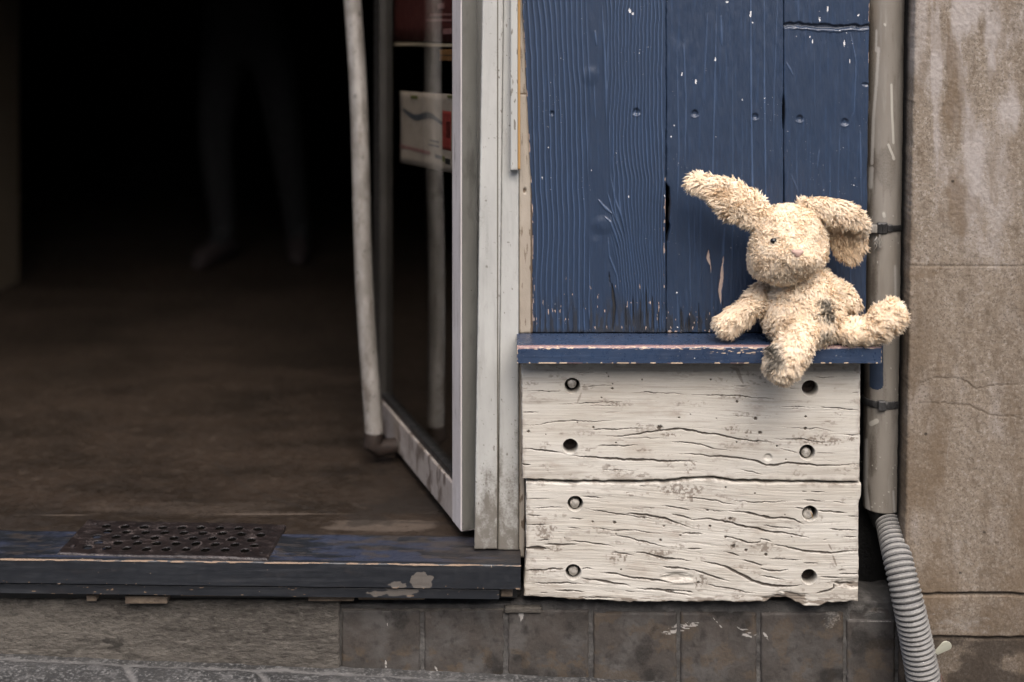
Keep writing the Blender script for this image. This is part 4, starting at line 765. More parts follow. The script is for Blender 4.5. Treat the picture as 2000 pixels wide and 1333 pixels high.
plank('lower white plank with ragged bottom edge above the brown tiles', LO, LOH, DOTL, 1, (1027, 1680), (944, 1174),
      [cC([(575,268)])[0]+(9.5, 'bolt'), cC([(562,942)])[0]+(9.5, 'bolt'), cD([(1213,375)])[0]+(10, 'bolt'), cD([(1215,1000)])[0]+(6, 'nut')],
      top=ytp2, bot=yb2, left=lambda v: 1027 - 4*sstep(1080, 1170, v) + 1.5*(vnoise(v/14, 2, 3)-.5), right=lambda v: 1683 - 6*sstep(950, 990, v) + 1.5*(vnoise(v/14, 7, 3)-.5))
# straw caught in a hole
mb = MB().tube([P3(1583, 1000, -.043), P3(1586, 1006, -.049), P3(1588, 1013, -.047)], .0006, 6); tag(mb.build('straw', M_yellow, None, tuple(P3(1585, 1006, -.047))), 'tiny dry straw stuck in the right upper bolt hole of the lower plank', 'straw')

# ------------------------------------------------------------------ DRAINPIPE
dp = thing('drainpipe', 'taupe painted drainpipe with white and blue paint drips and two clamps', 'drainpipe', (.736, .042, WZ(1003, .01)))
def pipe():
    cx, cy, r = .7355, .044, .0378
    zs = np.concatenate([[2.9, 2.2, 1.7], np.arange(1.40, WZ(1003, .01), -.0022)]); th = np.linspace(0, 2*np.pi, 97)[:-1]
    T, Z = np.meshgrid(th, zs); lean = (Z - .33)*.006*1.0
    X = cx + lean + r*np.sin(T); Y = cy - r*np.cos(T); fr_ = np.cos(T) > -.05
    px = 1000 + X*1000*D/(D+Y); py = (CZ-Z)*1000*D/(D+Y)
    cxp = 1000 + (cx+lean)*1000*D/(D+cy); u = px - cxp      # -36..36 across the pipe
    grime_shade = np.clip(sstep(-8, -34, u)*.95*sstep(.2, .5, fbm(px/12, py/70, 3)) + sstep(26, 37, u)*.5 + sstep(.55, .72, fbm(px/18, py/110, 9))*.45, 0, 1)  # real grime at left; the edge darkening also paints in the pipe's shading
    pale = np.zeros_like(px); drip = np.zeros_like(px); blue = np.zeros_like(px)
    def S(M, pts, w_, **k):
        pts = np.array(pts, float)
        for a, b in zip(pts[:-1], pts[1:]):
            d = b-a; t = np.clip(((px-a[0])*d[0]+(py-a[1])*d[1])/(d@d+1e-6), 0, 1); dist = np.hypot(px-a[0]-t*d[0], py-a[1]-t*d[1])
            np.maximum(M, np.clip(1.4-dist/w_, 0, 1)*fr_, out=M)
    S(drip, [(1741, 166), (1742, 215), (1745, 280)], 2.6); S(drip, [(1735, 283), (1739, 293), (1746, 309)], 2.6); S(drip, [(1745, 309), (1746, 311)], 3.2)
    S(pale, [(1716, 95), (1712, 160), (1706, 230), (1703, 320)], 4); S(pale, [(1702, 330), (1700, 365)], 6); S(pale, [(1712, 60), (1711, 100)], 3)
    S(drip, [(1726, 418), (1727, 423)], 3.5); S(drip, [(1702, 828), (1712, 823)], 5.5); S(drip, [(1728, 48), (1729, 50)], 2.6)
    S(pale, [(1692, 860), (1691, 950), (1697, 1000)], 4.5); S(pale, [(1690, 940), (1694, 998)], 5); S(pale, [(1745, 960), (1747, 1000)], 3); S(pale, [(1748, 520), (1750, 640)], 3)
    for k in range(40):
        a = rng.uniform(1692, 1756); b = rng.uniform(330, 1000) if k % 2 else rng.uniform(860, 1000); S(drip, [(a, b), (a+.3, b+rng.uniform(.3, 2.5))], rng.uniform(.8, 1.7))
    b = (sstep(1697, 1699, px)*(1-sstep(1724, 1726.5, px)))*(py > 655)*(1-sstep(0, 1, ((px-1712)/15)**2*9 + (py-762)))*fr_
    blue = np.clip(b, 0, 1)
    ring = sstep(2, 0, np.abs(py-997))*0
    idx = np.arange(X.size).reshape(X.shape); nx = idx.shape[1]; j2 = np.roll(idx, -1, 1)
    F = np.stack([idx[:-1], idx[1:], j2[1:], j2[:-1]], -1).reshape(-1, 4)
    rr = 1 + .0006/r*drip; X = cx+lean + (X-cx-lean)*rr; Y = cy + (Y-cy)*rr
    V = np.stack([X, Y, Z + (0.0012*(fbm(T*3, Z*0, 3)-.5)*(np.arange(len(zs)) == len(zs)-1)[:, None])], -1).reshape(-1, 3)
    o = mesh_np('pipe', V, F, M_pipe, dp, None, {'grime_shade': grime_shade, 'pale': pale*.8, 'drip': drip, 'blue': blue})
    sm = o.modifiers.new('wall', 'SOLIDIFY'); sm.thickness = .003; sm.offset = -1
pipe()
def ring_mb(cz, r, hh, x=.7355, y=.044, seg=64, teeth=0, tilt=0):
    th = np.linspace(0, 2*np.pi, seg, endpoint=False); rings = []
    x = x + (cz-.33)*.006
    for dr, dz in ((-.001, -hh), (.0016, -hh), (.0022, -hh*.7), (.0022, hh*.7), (.0016, hh), (-.001, hh)):
        q = r + dr + (teeth*.0011*(np.sin(th*60) > 0) if dr > .002 else 0)
        rings.append(np.stack([x + q*np.sin(th), y - q*np.cos(th), cz + dz + tilt*np.sin(th)], 1))
    return MB().loft(rings, cap=False)
z1 = WZ(447, .005); z2 = WZ(793, .005)
M_strap = flat('grey_strap', (.20, .185, .16)); M_clear = mat('galvanised_band', (.10, .10, .10), (.05, .05, .05), 80, rough=.4, metal=.6)
k1 = ring_mb(z1, .0382, .0058).build('strap', M_black, dp, smooth=True)
mb = MB(); mb.box(.7145, .7355, .004, .012, z1-.011, z1+.0115, .003); mb.box(.734, .745, .002, .0105, z1-.007, z1+.008, .002); mb.box(.7165, .7205, .0025, .0052, z1-.008, z1+.009, .0012); mb.box(.7245, .7285, .0025, .0052, z1-.009, z1+.009, .0012); mb.build('buckle', M_black, k1)
mb = MB(); 
for k in range(7):
    a = np.array([.703 + .002*random.random(), .012, z1 + .004*random.uniform(-1, 1)]); mb.tube([a, a + np.array([random.uniform(-.008, .006), -.006, random.uniform(-.004, .012)]), a + np.array([random.uniform(-.012, .010), -.008, random.uniform(.000, .022)])], [.0016, .0012, .0004], 6)
mb.box(.7015, .7175, .0055, .0085, z1-.0085, z1+.0075, .002)
mb.build('frayed_tape', M_strap, k1, smooth=True)
mb = MB()
for k in range(26):
    a = np.array([random.uniform(.712, .722), .0052, z1 - random.uniform(.010, .03)]); mb.tube([a, a + np.array([random.uniform(-.005, .005), -.003, -.006]), a + np.array([random.uniform(-.008, .008), -.002, -random.uniform(.008, .018)])], [.0006, .0005, .0002], 5)
mb.build('loose_fibre', M_strap, k1)
k2_ = ring_mb(z2, .0382, .0068, teeth=1).build('hose_clamp', M_clear, dp, smooth=True)
mb = MB(); mb.box(.716, .7315, .0005, .010, z2-.0095, z2+.010, .002)
for k in range(5): mb.box(.7325+.004*k, .7345+.004*k, .003+.0006*k*k*.5, .010, z2-.008, z2+.008, .0006)
mb.build('clamp_screw', M_clear, k2_)
MB().tube([(.7345, .044, WZ(997, .01)), (.736, .044, WZ(1010, .01)), (.742, .040, WZ(1035, .01))], [.032, .029, .026], 32).build('rubber_sleeve', M_black, dp, smooth=True)

# ------------------------------------------------------------------ CORRUGATED HOSE
def catmull(P, n):
    P = np.array(P, float); Q = np.vstack([2*P[0]-P[1], P, 2*P[-1]-P[-2]]); out = []
    for t in np.linspace(0, len(P)-1-1e-9, n):
        i = int(t); f = t-i; a, b, c, d = Q[i:i+4]
        out.append(.5*((2*b) + (-a+c)*f + (2*a-5*b+4*c-d)*f*f + (-a+3*b-3*c+d)*f**3))
    return np.array(out)
hs = thing('corrugated_hose', 'grey corrugated plastic hose leaning down from the drainpipe against the wall', 'hose', (.80, .02, .0))
C_ = [P3(1737, 1022, .020), P3(1753, 1090, -.045), P3(1772, 1170, -.079), P3(1789, 1250, -.083), P3(1806, 1340, -.084), P3(1811, 1372, -.084)]
path = catmull(C_, 520); L = np.concatenate([[0], np.cumsum(np.linalg.norm(np.diff(path, axis=0), axis=1))])
th = np.linspace(0, 2*np.pi, 56, endpoint=False); rings = []; dust = []; dk_ = []
for i, p in enumerate(path):
    t = path[min(i+1, len(path)-1)] - path[max(i-1, 0)]; t /= np.linalg.norm(t); a = np.cross(t, (0, 1, 0)); a /= np.linalg.norm(a); b = np.cross(a, t)
    ph = L[i]/.0093 + .10*np.cos(th); w_ = (.5+.5*np.cos(2*np.pi*ph))**.55
    r0 = .0238 + .0056*np.clip(L[i]/.33, 0, 1); r_ = r0 + .0035*w_
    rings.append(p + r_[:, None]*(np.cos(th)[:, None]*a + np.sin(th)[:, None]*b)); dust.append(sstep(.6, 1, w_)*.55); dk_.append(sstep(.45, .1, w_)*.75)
V = np.concatenate(rings); n = len(th); idx = np.arange(len(V)).reshape(-1, n); j2 = np.roll(idx, -1, 1)
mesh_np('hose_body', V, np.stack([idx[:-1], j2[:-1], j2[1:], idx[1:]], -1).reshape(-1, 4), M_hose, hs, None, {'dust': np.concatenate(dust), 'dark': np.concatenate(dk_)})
# small translucent tag beside the hose
M_tag = flat('milky_plastic', (.42, .42, .34), .35)
mb = MB(); ring0 = []
def leaf(px0, py0, px1, py1, w_, y):
    a = P3(px0, py0, y); b = P3(px1, py1, y-.01); N_ = 14; rings = []
    d = b-a; d /= np.linalg.norm(d); s = np.cross(d, (0, 1, 0)); s /= np.linalg.norm(s)
    for t in np.linspace(0, 1, N_):
        c = a + (b-a)*t; ww = w_*(.35 + .65*t)*math.sqrt(max(.02, 1-max(0, (t-.6)/.4)**2)); th_ = np.linspace(0, 2*np.pi, 12, endpoint=False)
        rings.append(c + (ww*np.cos(th_))[:, None]*s + (.0022*np.sin(th_)*(1+.5*(np.abs(np.cos(th_)) > .8)))[:, None]*np.array([0, 1, 0]))
    return MB().loft(rings)
tag(leaf(1828, 1276, 1856, 1256, .0125, -.072).build('plastic_tag', M_tag, None, tuple(P3(1835, 1272, -.072)), smooth=True), 'small milky plastic tag sticking out beside the grey hose', 'tag')
# dead stalk near the foot of the hose
mb = MB().tube([P3(1838, 1350, -.10), P3(1838, 1318, -.10), P3(1845, 1332, -.105), P3(1853, 1350, -.105)], [.0012, .001, .0008, .0006], 6)
tag(mb.build('twig', flat('reddish_twig', (.16, .09, .07)), None, tuple(P3(1836, 1345, -.05)), smooth=True), 'thin reddish twig at the foot of the corrugated hose', 'twig')

# ------------------------------------------------------------------ NEIGHBOUR'S STONE WALL
def hstone(X, Y):
    far = (X > 2060) | (Y < -60)
    h = 3.2*(fbm(X/45, Y/70, 20)-.5) + 1.6*(fbm(X/7, Y/8, 24)-.5) + 1.1*(fbm(X/2.8, Y/3, 27, 2)-.5)*sstep(700, 450, Y)
    cr = np.zeros_like(X); lime = np.zeros_like(X)
    j1 = np.clip(1.4-np.abs(Y-520-1.2*(fbm(X/30, X*0, 3)-.5))/1.5, 0, 1); h -= 2.0*j1
    j2 = np.clip(1.5-np.abs(Y-1161-5*(fbm(X/40, X*0, 6)-.5))/2.8, 0, 1); j3 = np.clip(1.5-np.abs(Y-1247-4*(fbm(X/40, X*0, 8)-.5))/3.2, 0, 1)
    h -= 6*np.maximum(j2, j3); h -= 5*sstep(1247, 1252, Y)
    for k in (-60, -640): h -= 2*np.clip(1.4-np.abs(Y-k)/1.6, 0, 1)
    for p in ([(1772, 752), (1830, 738), (1880, 742), (1905, 758), (1960, 750), (2010, 752)], [(1780, 788), (1840, 786), (1895, 792), (1930, 812), (1980, 815), (2010, 826)], [(1995, 880), (1993, 940), (1987, 985), (1984, 1050)]):
        stroke(cr, X, Y, p, 1.5, seed=5, wob=2)
    h -= 1.4*cr
    pale = sstep(640, 100, Y)*sstep(.30, .72, fbm(X/34, Y/110, 13, 6))*(.7+.5*sstep(1820, 1900, X)) + .5*blob(X, Y, 1920, 350, 60, 140, .5, .8, 3) + .7*blob(X, Y, 1828, 130, 10, 160, .5, .5, 3)
    brown = sstep(480, 900, Y)*.75*sstep(.25, .60, fbm(X/90, Y/130, 17)) + .25*sstep(500, 540, Y) + .55*sstep(520, 470, Y)*sstep(.42, .75, fbm(X/20, Y/75, 35, 5)) + blob(X, Y, 1865, 180, 18, 110, .5, .8, 6)*.7 + blob(X, Y, 1870, 400, 40, 50, .5, .9, 7)*.6 + blob(X, Y, 1800, 530, 40, 20, .6, .8, 7)*.5
    dark = sstep(1000, 1350, Y)*.55*sstep(.35, .6, fbm(X/50, Y/50, 19)) + sstep(1785, 1768, X)*.45*sstep(.4, .6, fbm(X/10, Y/50, 9)) + sstep(1247, 1255, Y)*.55 + np.maximum(j2, j3)*.9
    for (cx, cy) in ((1861, 355), (1808, 848), (1922, 1040), (1876, 1120)): dark = np.maximum(dark, blob(X, Y, cx, cy, 3.5, 3, .3))
    lime = blob(X, Y, 1885, 1218, 55, 16, .7, 1.1, 5)*.8 + blob(X, Y, 1830, 1185, 22, 12, .7, 1, 9)*.6 + blob(X, Y, 1890, 1060, 20, 9, .7, 1, 9)*.6 + blob(X, Y, 1888, 1132, 22, 14, .7, 1, 4)*.6 + j1*.75*sstep(.45, .55, fbm(X/25, X*0, 6)) + blob(X, Y, 1950, 1180, 20, 10, .7, 1, 2)*.5
    l = np.zeros_like(X); stroke(l, X, Y, [(1862, 810), (1846, 920)], 3, seed=4); stroke(l, X, Y, [(1828, 985), (1822, 1005)], 4, seed=4); stroke(l, X, Y, [(1879, 1255), (1884, 1330)], 2.5, seed=6)
    lime = np.maximum(lime, l*.7)
    return h, {'pale': np.clip(pale, 0, 1)*.8, 'brown': np.clip(brown, 0, 1)*.75, 'dark': np.clip(dark, 0, 1)*.85, 'lime': np.clip(lime, 0, 1)*.75, 'crack': cr*.7}
xs_ = np.concatenate([lin(1766, 2040, 1.8), [2100, 2300, 2700, 3400, 4500]]); ys_ = np.concatenate([[-1600, -900, -645, -640, -635, -300, -120], lin(-60, 1400, 2.2)])
sw = relief('stone_wall', M_stone, xs_, ys_, -.045, .16, hstone, None, (.8, 0, 0), left=lambda v: 1765 + 22*np.clip((1160-v)/1160, 0, 1.1) + 1.5*(vnoise(v/20, 1, 8)-.5), bev=5, sides='gap_shade')
tag(sw, 'tall brown sandstone wall of large stained blocks right of the drainpipe', 'stone wall')

# ------------------------------------------------------------------ PLUSH RABBIT with a real pile of fibre tufts
rab = thing('plush_rabbit', 'worn cream plush toy rabbit with grey soiled patches sitting on the blue shelf', 'plush toy', tuple(P3(1575, 668, -.06)))
def rsec(secs, n=30, m=36, capf=.8):
    """secs: (px, py, y, ru, rv) -> smooth closed tube surface as grid (rings, pts)"""
    S_ = np.array(secs, float); A = catmull(S_, n)
    C = np.array([P3(a[0], a[1], a[2]) for a in A]); k = (D + A[:, 2])/D/1000; ru = np.maximum(A[:, 3], .5)*k; rv = np.maximum(A[:, 4], .5)*k
    th = np.linspace(0, 2*np.pi, m, endpoint=False); rings = []; prevV = None
    def fr_at(i):
        t = C[min(i+1, n-1)] - C[max(i-1, 0)]; return t/np.linalg.norm(t)
    frames = []
    for i in range(n):
        t = fr_at(i); ref = np.array([0, 1., 0]) if prevV is None else prevV
        if prevV is None and abs(t[1]) > .8: ref = np.array([0, 0, 1.])
        v = ref - t*(ref @ t); v /= np.linalg.norm(v); prevV = v; u = np.cross(t, v); frames.append((t, u, v))
    def cap(i, sgn):
        t, u, v = frames[i]; out = []
        for a in np.linspace(0, np.pi/2, 7)[1:]:
            q = math.cos(a); q = max(q, .04); lift = math.sin(a)*min(ru[i], rv[i])*capf
            out.append(C[i] + sgn*t*lift + q*(ru[i]*np.cos(th)[:, None]*u + rv[i]*np.sin(th)[:, None]*v))
        return out
    rings = cap(0, -1)[::-1] + [C[i] + ru[i]*np.cos(th)[:, None]*frames[i][1] + rv[i]*np.sin(th)[:, None]*frames[i][2] for i in range(n)] + cap(n-1, 1)
    flow = np.array([frames[0][0]]*6 + [f[0] for f in frames] + [frames[-1][0]]*6)
    return np.array(rings), flow
def bary_surface(rings):
    nr, m, _ = rings.shape; idx = np.arange(nr*m).reshape(nr, m); j2 = np.roll(idx, -1, 1)
    F = np.stack([idx[:-1], idx[1:], j2[1:], j2[:-1]], -1).reshape(-1, 4); return rings.reshape(-1, 3), F
def fur_part(name, rings, flow, density, length, parent, soil=(), inner_shade=(), lump=.0016, seed=0, down=.5, flowamt=.5, strands=13, curl=1.0, clump_r=.0030, width=.00040, skip=None):
    r_ = np.random.default_rng(100 + seed); nr, m, _ = rings.shape
    V, F = bary_surface(rings)
    # consistent outward orientation
    cen = V.mean(0); a, b, c, d = V[F[:, 0]], V[F[:, 1]], V[F[:, 2]], V[F[:, 3]]
    nrm = np.cross(c-a, d-b); ar = np.linalg.norm(nrm, axis=1)/2; nrm /= (2*ar[:, None]+1e-12)
    rc = rings.mean(1); fc = (a+b+c+d)/4; ringi = np.arange(len(F))//m
    sgn = np.sign(((fc - (rc[np.minimum(ringi, nr-1)]+rc[np.minimum(ringi+1, nr-1)])/2)*nrm).sum(1).mean()); 
    if sgn < 0: nrm = -nrm; F = F[:, ::-1]; a, b, c, d = V[F[:, 0]], V[F[:, 1]], V[F[:, 2]], V[F[:, 3]]
    # smooth vertex normals
    vn = np.zeros_like(V)
    for k in range(4): np.add.at(vn, F[:, k], nrm*ar[:, None])
    vn /= np.linalg.norm(vn, axis=1)[:, None]+1e-12
    # lumpy stuffing
    lu = (vnoise(V[:, 0]*60+seed, V[:, 2]*60+V[:, 1]*40, seed)-.5)*2*lump + (vnoise(V[:, 0]*140+seed, V[:, 2]*140-V[:, 1]*90, seed+5)-.5)*2*lump*.6
    V = V + vn*lu[:, None]; a, b, c, d = V[F[:, 0]], V[F[:, 1]], V[F[:, 2]], V[F[:, 3]]
    n_t = int(ar.sum()*density); facing = nrm[:, 1] < .55
    pr = ar*np.where(facing, 1, .35); n_t = int(n_t*pr.sum()/ar.sum()); fi = r_.choice(len(F), n_t, p=pr/pr.sum())
    s, t = r_.random(n_t)[:, None], r_.random(n_t)[:, None]
    P = (a[fi]*(1-s)+b[fi]*s)*(1-t) + (d[fi]*(1-s)+c[fi]*s)*t
    vna, vnb, vnc, vnd = vn[F[fi, 0]], vn[F[fi, 1]], vn[F[fi, 2]], vn[F[fi, 3]]
    N = (vna*(1-s)+vnb*s)*(1-t) + (vnd*(1-s)+vnc*s)*t; N /= np.linalg.norm(N, axis=1)[:, None]
    fl = flow[np.minimum(fi//m, nr-1)] if True else 0
    # smooth swirl field for the matted, tufted look
    q = P*1000
    def field(sc_, sd):
        return np.stack([vnoise(q[:, 0]/sc_+sd, q[:, 2]/sc_+q[:, 1]/sc_, sd+1), vnoise(q[:, 0]/sc_-sd, q[:, 2]/sc_+7-q[:, 1]/sc_, sd+2), vnoise(q[:, 0]/sc_+3, q[:, 2]/sc_+19, sd+3)], 1)-.5
    Wf = field(10, 4+seed)*1.9*curl + field(27, 9+seed)*1.5*curl + r_.normal(0, .20, (n_t, 3))
    Dn = N*.75 + fl*flowamt + np.array([0, 0, -1])*down + Wf
    Dn = Dn - N*np.minimum(0, (Dn*N).sum(1)-.35)[:, None]; Dn /= np.linalg.norm(Dn, axis=1)[:, None]
    Ln = length*.92*(.65+.6*r_.random(n_t))*(.8+.5*vnoise(q[:, 0]/15, q[:, 2]/15, 30+seed))
    tint = np.clip(vnoise(q[:, 0]/13+5, q[:, 2]/13, 40+seed)*.7 + r_.random(n_t)*.5, 0, 1)
    pxx = 1000 + P[:, 0]*1000*D/(D+P[:, 1]); pyy = (CZ-P[:, 2])*1000*D/(D+P[:, 1])
    so = np.zeros(n_t); inn = np.zeros(n_t)
    for (cx, cy, rx_, ry_, am) in soil: so = np.maximum(so, am*np.clip(1.5-np.hypot((pxx-cx)/rx_, (pyy-cy)/ry_)*1.2 + (r_.random(n_t)-.5)*.9, 0, 1)*(N[:, 1] < .4))
    for (cx, cy, rx_, ry_, am) in inner_shade: inn = np.maximum(inn, am*np.clip(1.4-np.hypot((pxx-cx)/rx_, (pyy-cy)/ry_)*1.1 + (r_.random(n_t)-.5)*.5, 0, 1)*(N[:, 1] < .5))
    if skip is not None:
        keep = np.ones(n_t, bool)
        for (cx, cy, rr_) in skip: keep &= ~((np.hypot(pxx-cx, pyy-cy) < rr_) & (N[:, 1] < 0))
        Ln = np.where(keep, Ln, Ln*.25)
    # strands: ribbons converging to the tuft tip
    k = strands; nS = n_t*k
    T1 = np.cross(N, r_.normal(size=(n_t, 3))); T1 /= np.linalg.norm(T1, axis=1)[:, None]; T2 = np.cross(N, T1)
    ang = r_.random((n_t, k))*2*np.pi; rad = clump_r*np.sqrt(r_.random((n_t, k)))
    off = (np.cos(ang)*rad)[..., None]*T1[:, None] + (np.sin(ang)*rad)[..., None]*T2[:, None]
    root = P[:, None] + off - N[:, None]*.001
    bend = np.cross(Dn, N); bend = bend/(np.linalg.norm(bend, axis=1)[:, None]+1e-9)*r_.normal(0, .25, (n_t, 1))
    out = []; SS = (0, .35, .7, 1.0); Ls = Ln[:, None]*(.75+.5*r_.random((n_t, k)))
    for s_ in SS:
        gather = 1 - .80*s_**.8
        d0 = N[:, None]*(1-s_)*.55 + Dn[:, None]*(.45+.55*s_) + bend[:, None]*s_*s_
        d0 = d0/np.linalg.norm(d0, axis=2)[..., None]
        jit = r_.normal(0, .0004, (n_t, k, 3))*s_
        out.append(P[:, None] + off*gather + d0*(Ls*s_)[..., None] - N[:, None]*.001*(1-s_) + jit - np.array([0, 0, .0012])*s_*s_)
    out = np.stack(out, 2)        # n_t,k,4,3
    tang = out[:, :, -1] - out[:, :, 0]; wv = np.cross(tang, N[:, None] + r_.normal(0, .35, (n_t, k, 3))); wv /= np.linalg.norm(wv, axis=2)[..., None]+1e-9
    wid = width*np.array([1, 1.05, .8, .18])[None, None, :, None]
    Lp = out - wv[:, :, None]*wid; Rp = out + wv[:, :, None]*wid
    VV = np.stack([Lp, Rp], 3).reshape(-1, 3)     # per strand 8 verts: L0 R0 L1 R1 ...
    base = (np.arange(nS)*8)[:, None]
    q4 = np.concatenate([base+np.array([[0, 1, 3, 2]]), base+np.array([[2, 3, 5, 4]]), base+np.array([[4, 5, 7, 6]])])
    nb = len(V); VA = np.concatenate([V, VV]); FA = np.concatenate([F, q4+nb])
    mi = np.concatenate([np.zeros(len(F)), np.ones(len(q4))])
    rep = lambda x: np.repeat(x, k*8)
    tt = np.repeat(np.clip(tint[:, None] + r_.normal(0, .12, (n_t, k)), 0, 1).ravel(), 8)
    att = {'tint': np.concatenate([np.zeros(nb), tt]), 'soil': np.concatenate([np.zeros(nb), rep(so)]), 'inner_shade': np.concatenate([np.zeros(nb), rep(inn)])}
    o = mesh_np(name, VA, FA, [M_furbase, M_fur], parent, None, att, smooth=np.concatenate([np.ones(len(F), bool), np.ones(len(q4), bool)]), matidx=mi)
    own = np.cross(wv, tang/ (np.linalg.norm(tang, axis=2)[..., None]+1e-9)); nn = N[:, None]*.50 + Dn[:, None]*.30 + own*.75; nn /= np.linalg.norm(nn, axis=2)[..., None]
    o.data.normals_split_custom_set_from_vertices(np.concatenate([vn, np.repeat(nn.reshape(-1, 3), 8, 0)]).astype(np.float32))
    return o

DEN = 1.35e5
# torso
rg, fl = rsec([(1556, 545, -.066, 42, 36), (1560, 560, -.066, 58, 42), (1566, 580, -.066, 68, 48), (1567, 605, -.066, 74, 55), (1568, 632, -.064, 75, 57), (1568, 652, -.062, 62, 46)], 26, 44, .38)
fur_part('torso', rg, fl, DEN, .0095, rab, soil=[(1612, 603, 13, 20, .85), (1620, 617, 10, 10, .95), (1601, 592, 8, 8, .6), (1612, 652, 18, 12, .35)], seed=1, down=.35, flowamt=.15)
# head
hs_ = [(1551, 417, -.086, 44, 38), (1550, 427, -.088, 56, 47), (1547, 441, -.09, 62, 54), (1544, 458, -.092, 67, 58), (1540, 478, -.094, 71, 60), (1539, 496, -.095, 73, 59), (1540, 510, -.093, 71, 54), (1542, 521, -.090, 62, 46)]
rg, fl = rsec(hs_, 26, 48, .36)
pxh = 1000 + rg[..., 0]*1000*D/(D+rg[..., 1]); pyh = (CZ-rg[..., 2])*1000*D/(D+rg[..., 1])
mz = np.exp(-(((pxh-1562)/36)**2 + ((pyh-503)/24)**2))*(rg[..., 1] < -.09); rg[..., 1] -= .016*mz
ch = np.exp(-(((pxh-1485)/26)**2 + ((pyh-512)/24)**2)); rg[..., 0] -= .005*ch; rg[..., 2] -= .004*ch
head = fur_part('head', rg, fl, DEN*1.25, .0068, rab, seed=2, down=.15, flowamt=-.15, curl=.9, skip=[(1511, 471, 6.5), (1557, 496, 7)], lump=.0012, inner_shade=[(1490, 505, 30, 22, .12)])
# eye and nose sit on the front of the head
def front_y(px0, py0):
    d = np.hypot(pxh-px0, pyh-py0) + np.where(rg[..., 1] > -.08, 1e3, 0); i = np.unravel_index(d.argmin(), d.shape); return rg[i][1]
ey = front_y(1511, 471); ny_ = front_y(1557, 496)
def ball(px0, py0, y, rx_, ry_, rz_):
    c = P3(px0, py0, y); rings = []; th = np.linspace(0, 2*np.pi, 20, endpoint=False)
    for a in np.linspace(-np.pi/2+.05, np.pi/2-.05, 12): rings.append(np.stack([c[0]+rx_*math.cos(a)*np.cos(th), c[1]+ry_*math.cos(a)*np.sin(th), np.full(20, c[2]+rz_*math.sin(a))], 1))
    return MB().loft(rings)
ball(1511, 471, ey-.0035, .0066, .0056, .0054).build('eye', M_eye, head, smooth=True)
c = P3(1558, 495, ny_-.0015); rings = []
for q, dy in ((1.0, .004), (1.0, 0), (.8, -.003), (.4, -.0045), (.03, -.005)):
    th = np.linspace(0, 2*np.pi, 30, endpoint=False); rr_ = .0092*q*(1+.18*np.cos(3*(th-np.pi/2+np.pi)))
    rings.append(np.stack([c[0]+rr_*np.cos(th)*1.1, np.full(30, c[1]+dy), c[2]+rr_*np.sin(th)*.80], 1))
MB().loft(rings).build('nose', M_nose, head, smooth=True)
# ears
rg, fl = rsec([(1498, 432, -.088, 16, 12), (1482, 421, -.090, 27, 13), (1457, 405, -.092, 33, 14), (1430, 390, -.090, 36, 13), (1404, 374, -.086, 30, 11), (1380, 362, -.082, 20, 9), (1358, 358, -.080, 16, 8), (1349, 358, -.079, 14, 8)], 30, 36)
fur_part('ear', rg, fl, DEN, .0105, rab, seed=3, down=.25, flowamt=.75, inner_shade=[(1408, 378, 22, 13, .8), (1480, 412, 14, 14, .4)])
def joined(a, b): return a
r1, f1 = rsec([(1566, 399, -.090, 7, 9), (1587, 402, -.100, 14, 10), (1615, 411, -.112, 23, 10), (1645, 417, -.118, 23, 9), (1668, 426, -.116, 18, 9), (1683, 440, -.104, 10, 8), (1680, 452, -.088, 9, 9)], 30, 32)
earr = fur_part('ear', r1, f1, DEN, .0095, rab, seed=4, down=.30, flowamt=.4)
r2_, f2 = rsec([(1656, 436, -.076, 38, 8), (1656, 455, -.074, 38, 9), (1659, 475, -.072, 33, 9), (1664, 492, -.070, 25, 9), (1669, 503, -.068, 14, 8)], 22, 36)
fur_part('ear_flap', r2_, f2, DEN*1.1, .0105, earr, seed=5, down=.6, flowamt=.55, inner_shade=[(1650, 475, 48, 48, .9)], curl=.6)
# arms
rg, fl = rsec([(1503, 552, -.040, 13, 13), (1489, 571, -.050, 18, 17), (1471, 594, -.064, 20, 19), (1447, 615, -.068, 21, 20), (1424, 630, -.070, 22, 20), (1413, 636, -.070, 20, 18)], 26, 32)
fur_part('arm', rg, fl, DEN, .009, rab, seed=6, down=.3, flowamt=.5, inner_shade=[(1450, 600, 50, 50, .15)])
rg, fl = rsec([(1604, 546, -.054, 18, 16), (1622, 560, -.050, 20, 18), (1641, 575, -.046, 21, 18), (1656, 588, -.044, 20, 18), (1662, 596, -.044, 17, 16)], 20, 32)
fur_part('arm', rg, fl, DEN, .009, rab, seed=7, down=.35, flowamt=.4, inner_shade=[(1650, 610, 20, 8, .3)])
# legs
rg, fl = rsec([(1580, 640, -.088, 22, 22), (1572, 648, -.110, 27, 25), (1561, 663, -.130, 29, 27), (1547, 684, -.140, 34, 28), (1531, 705, -.140, 37, 29), (1520, 719, -.138, 33, 27)], 28, 36)
fur_part('leg', rg, fl, DEN, .0092, rab, seed=8, down=.2, flowamt=.45, soil=[(1512, 686, 17, 15, .95), (1519, 702, 15, 20, .9), (1508, 716, 9, 13, .8)])
rg, fl = rsec([(1640, 644, -.078, 20, 21), (1658, 648, -.086, 22, 22), (1684, 648, -.088, 23, 23), (1708, 639, -.090, 26, 24), (1730, 622, -.092, 29, 25), (1746, 610, -.092, 26, 23)], 28, 36)
fur_part('leg', rg, fl, DEN, .0092, rab, seed=9, down=.15, flowamt=.45, inner_shade=[(1660, 640, 30, 14, .18)])

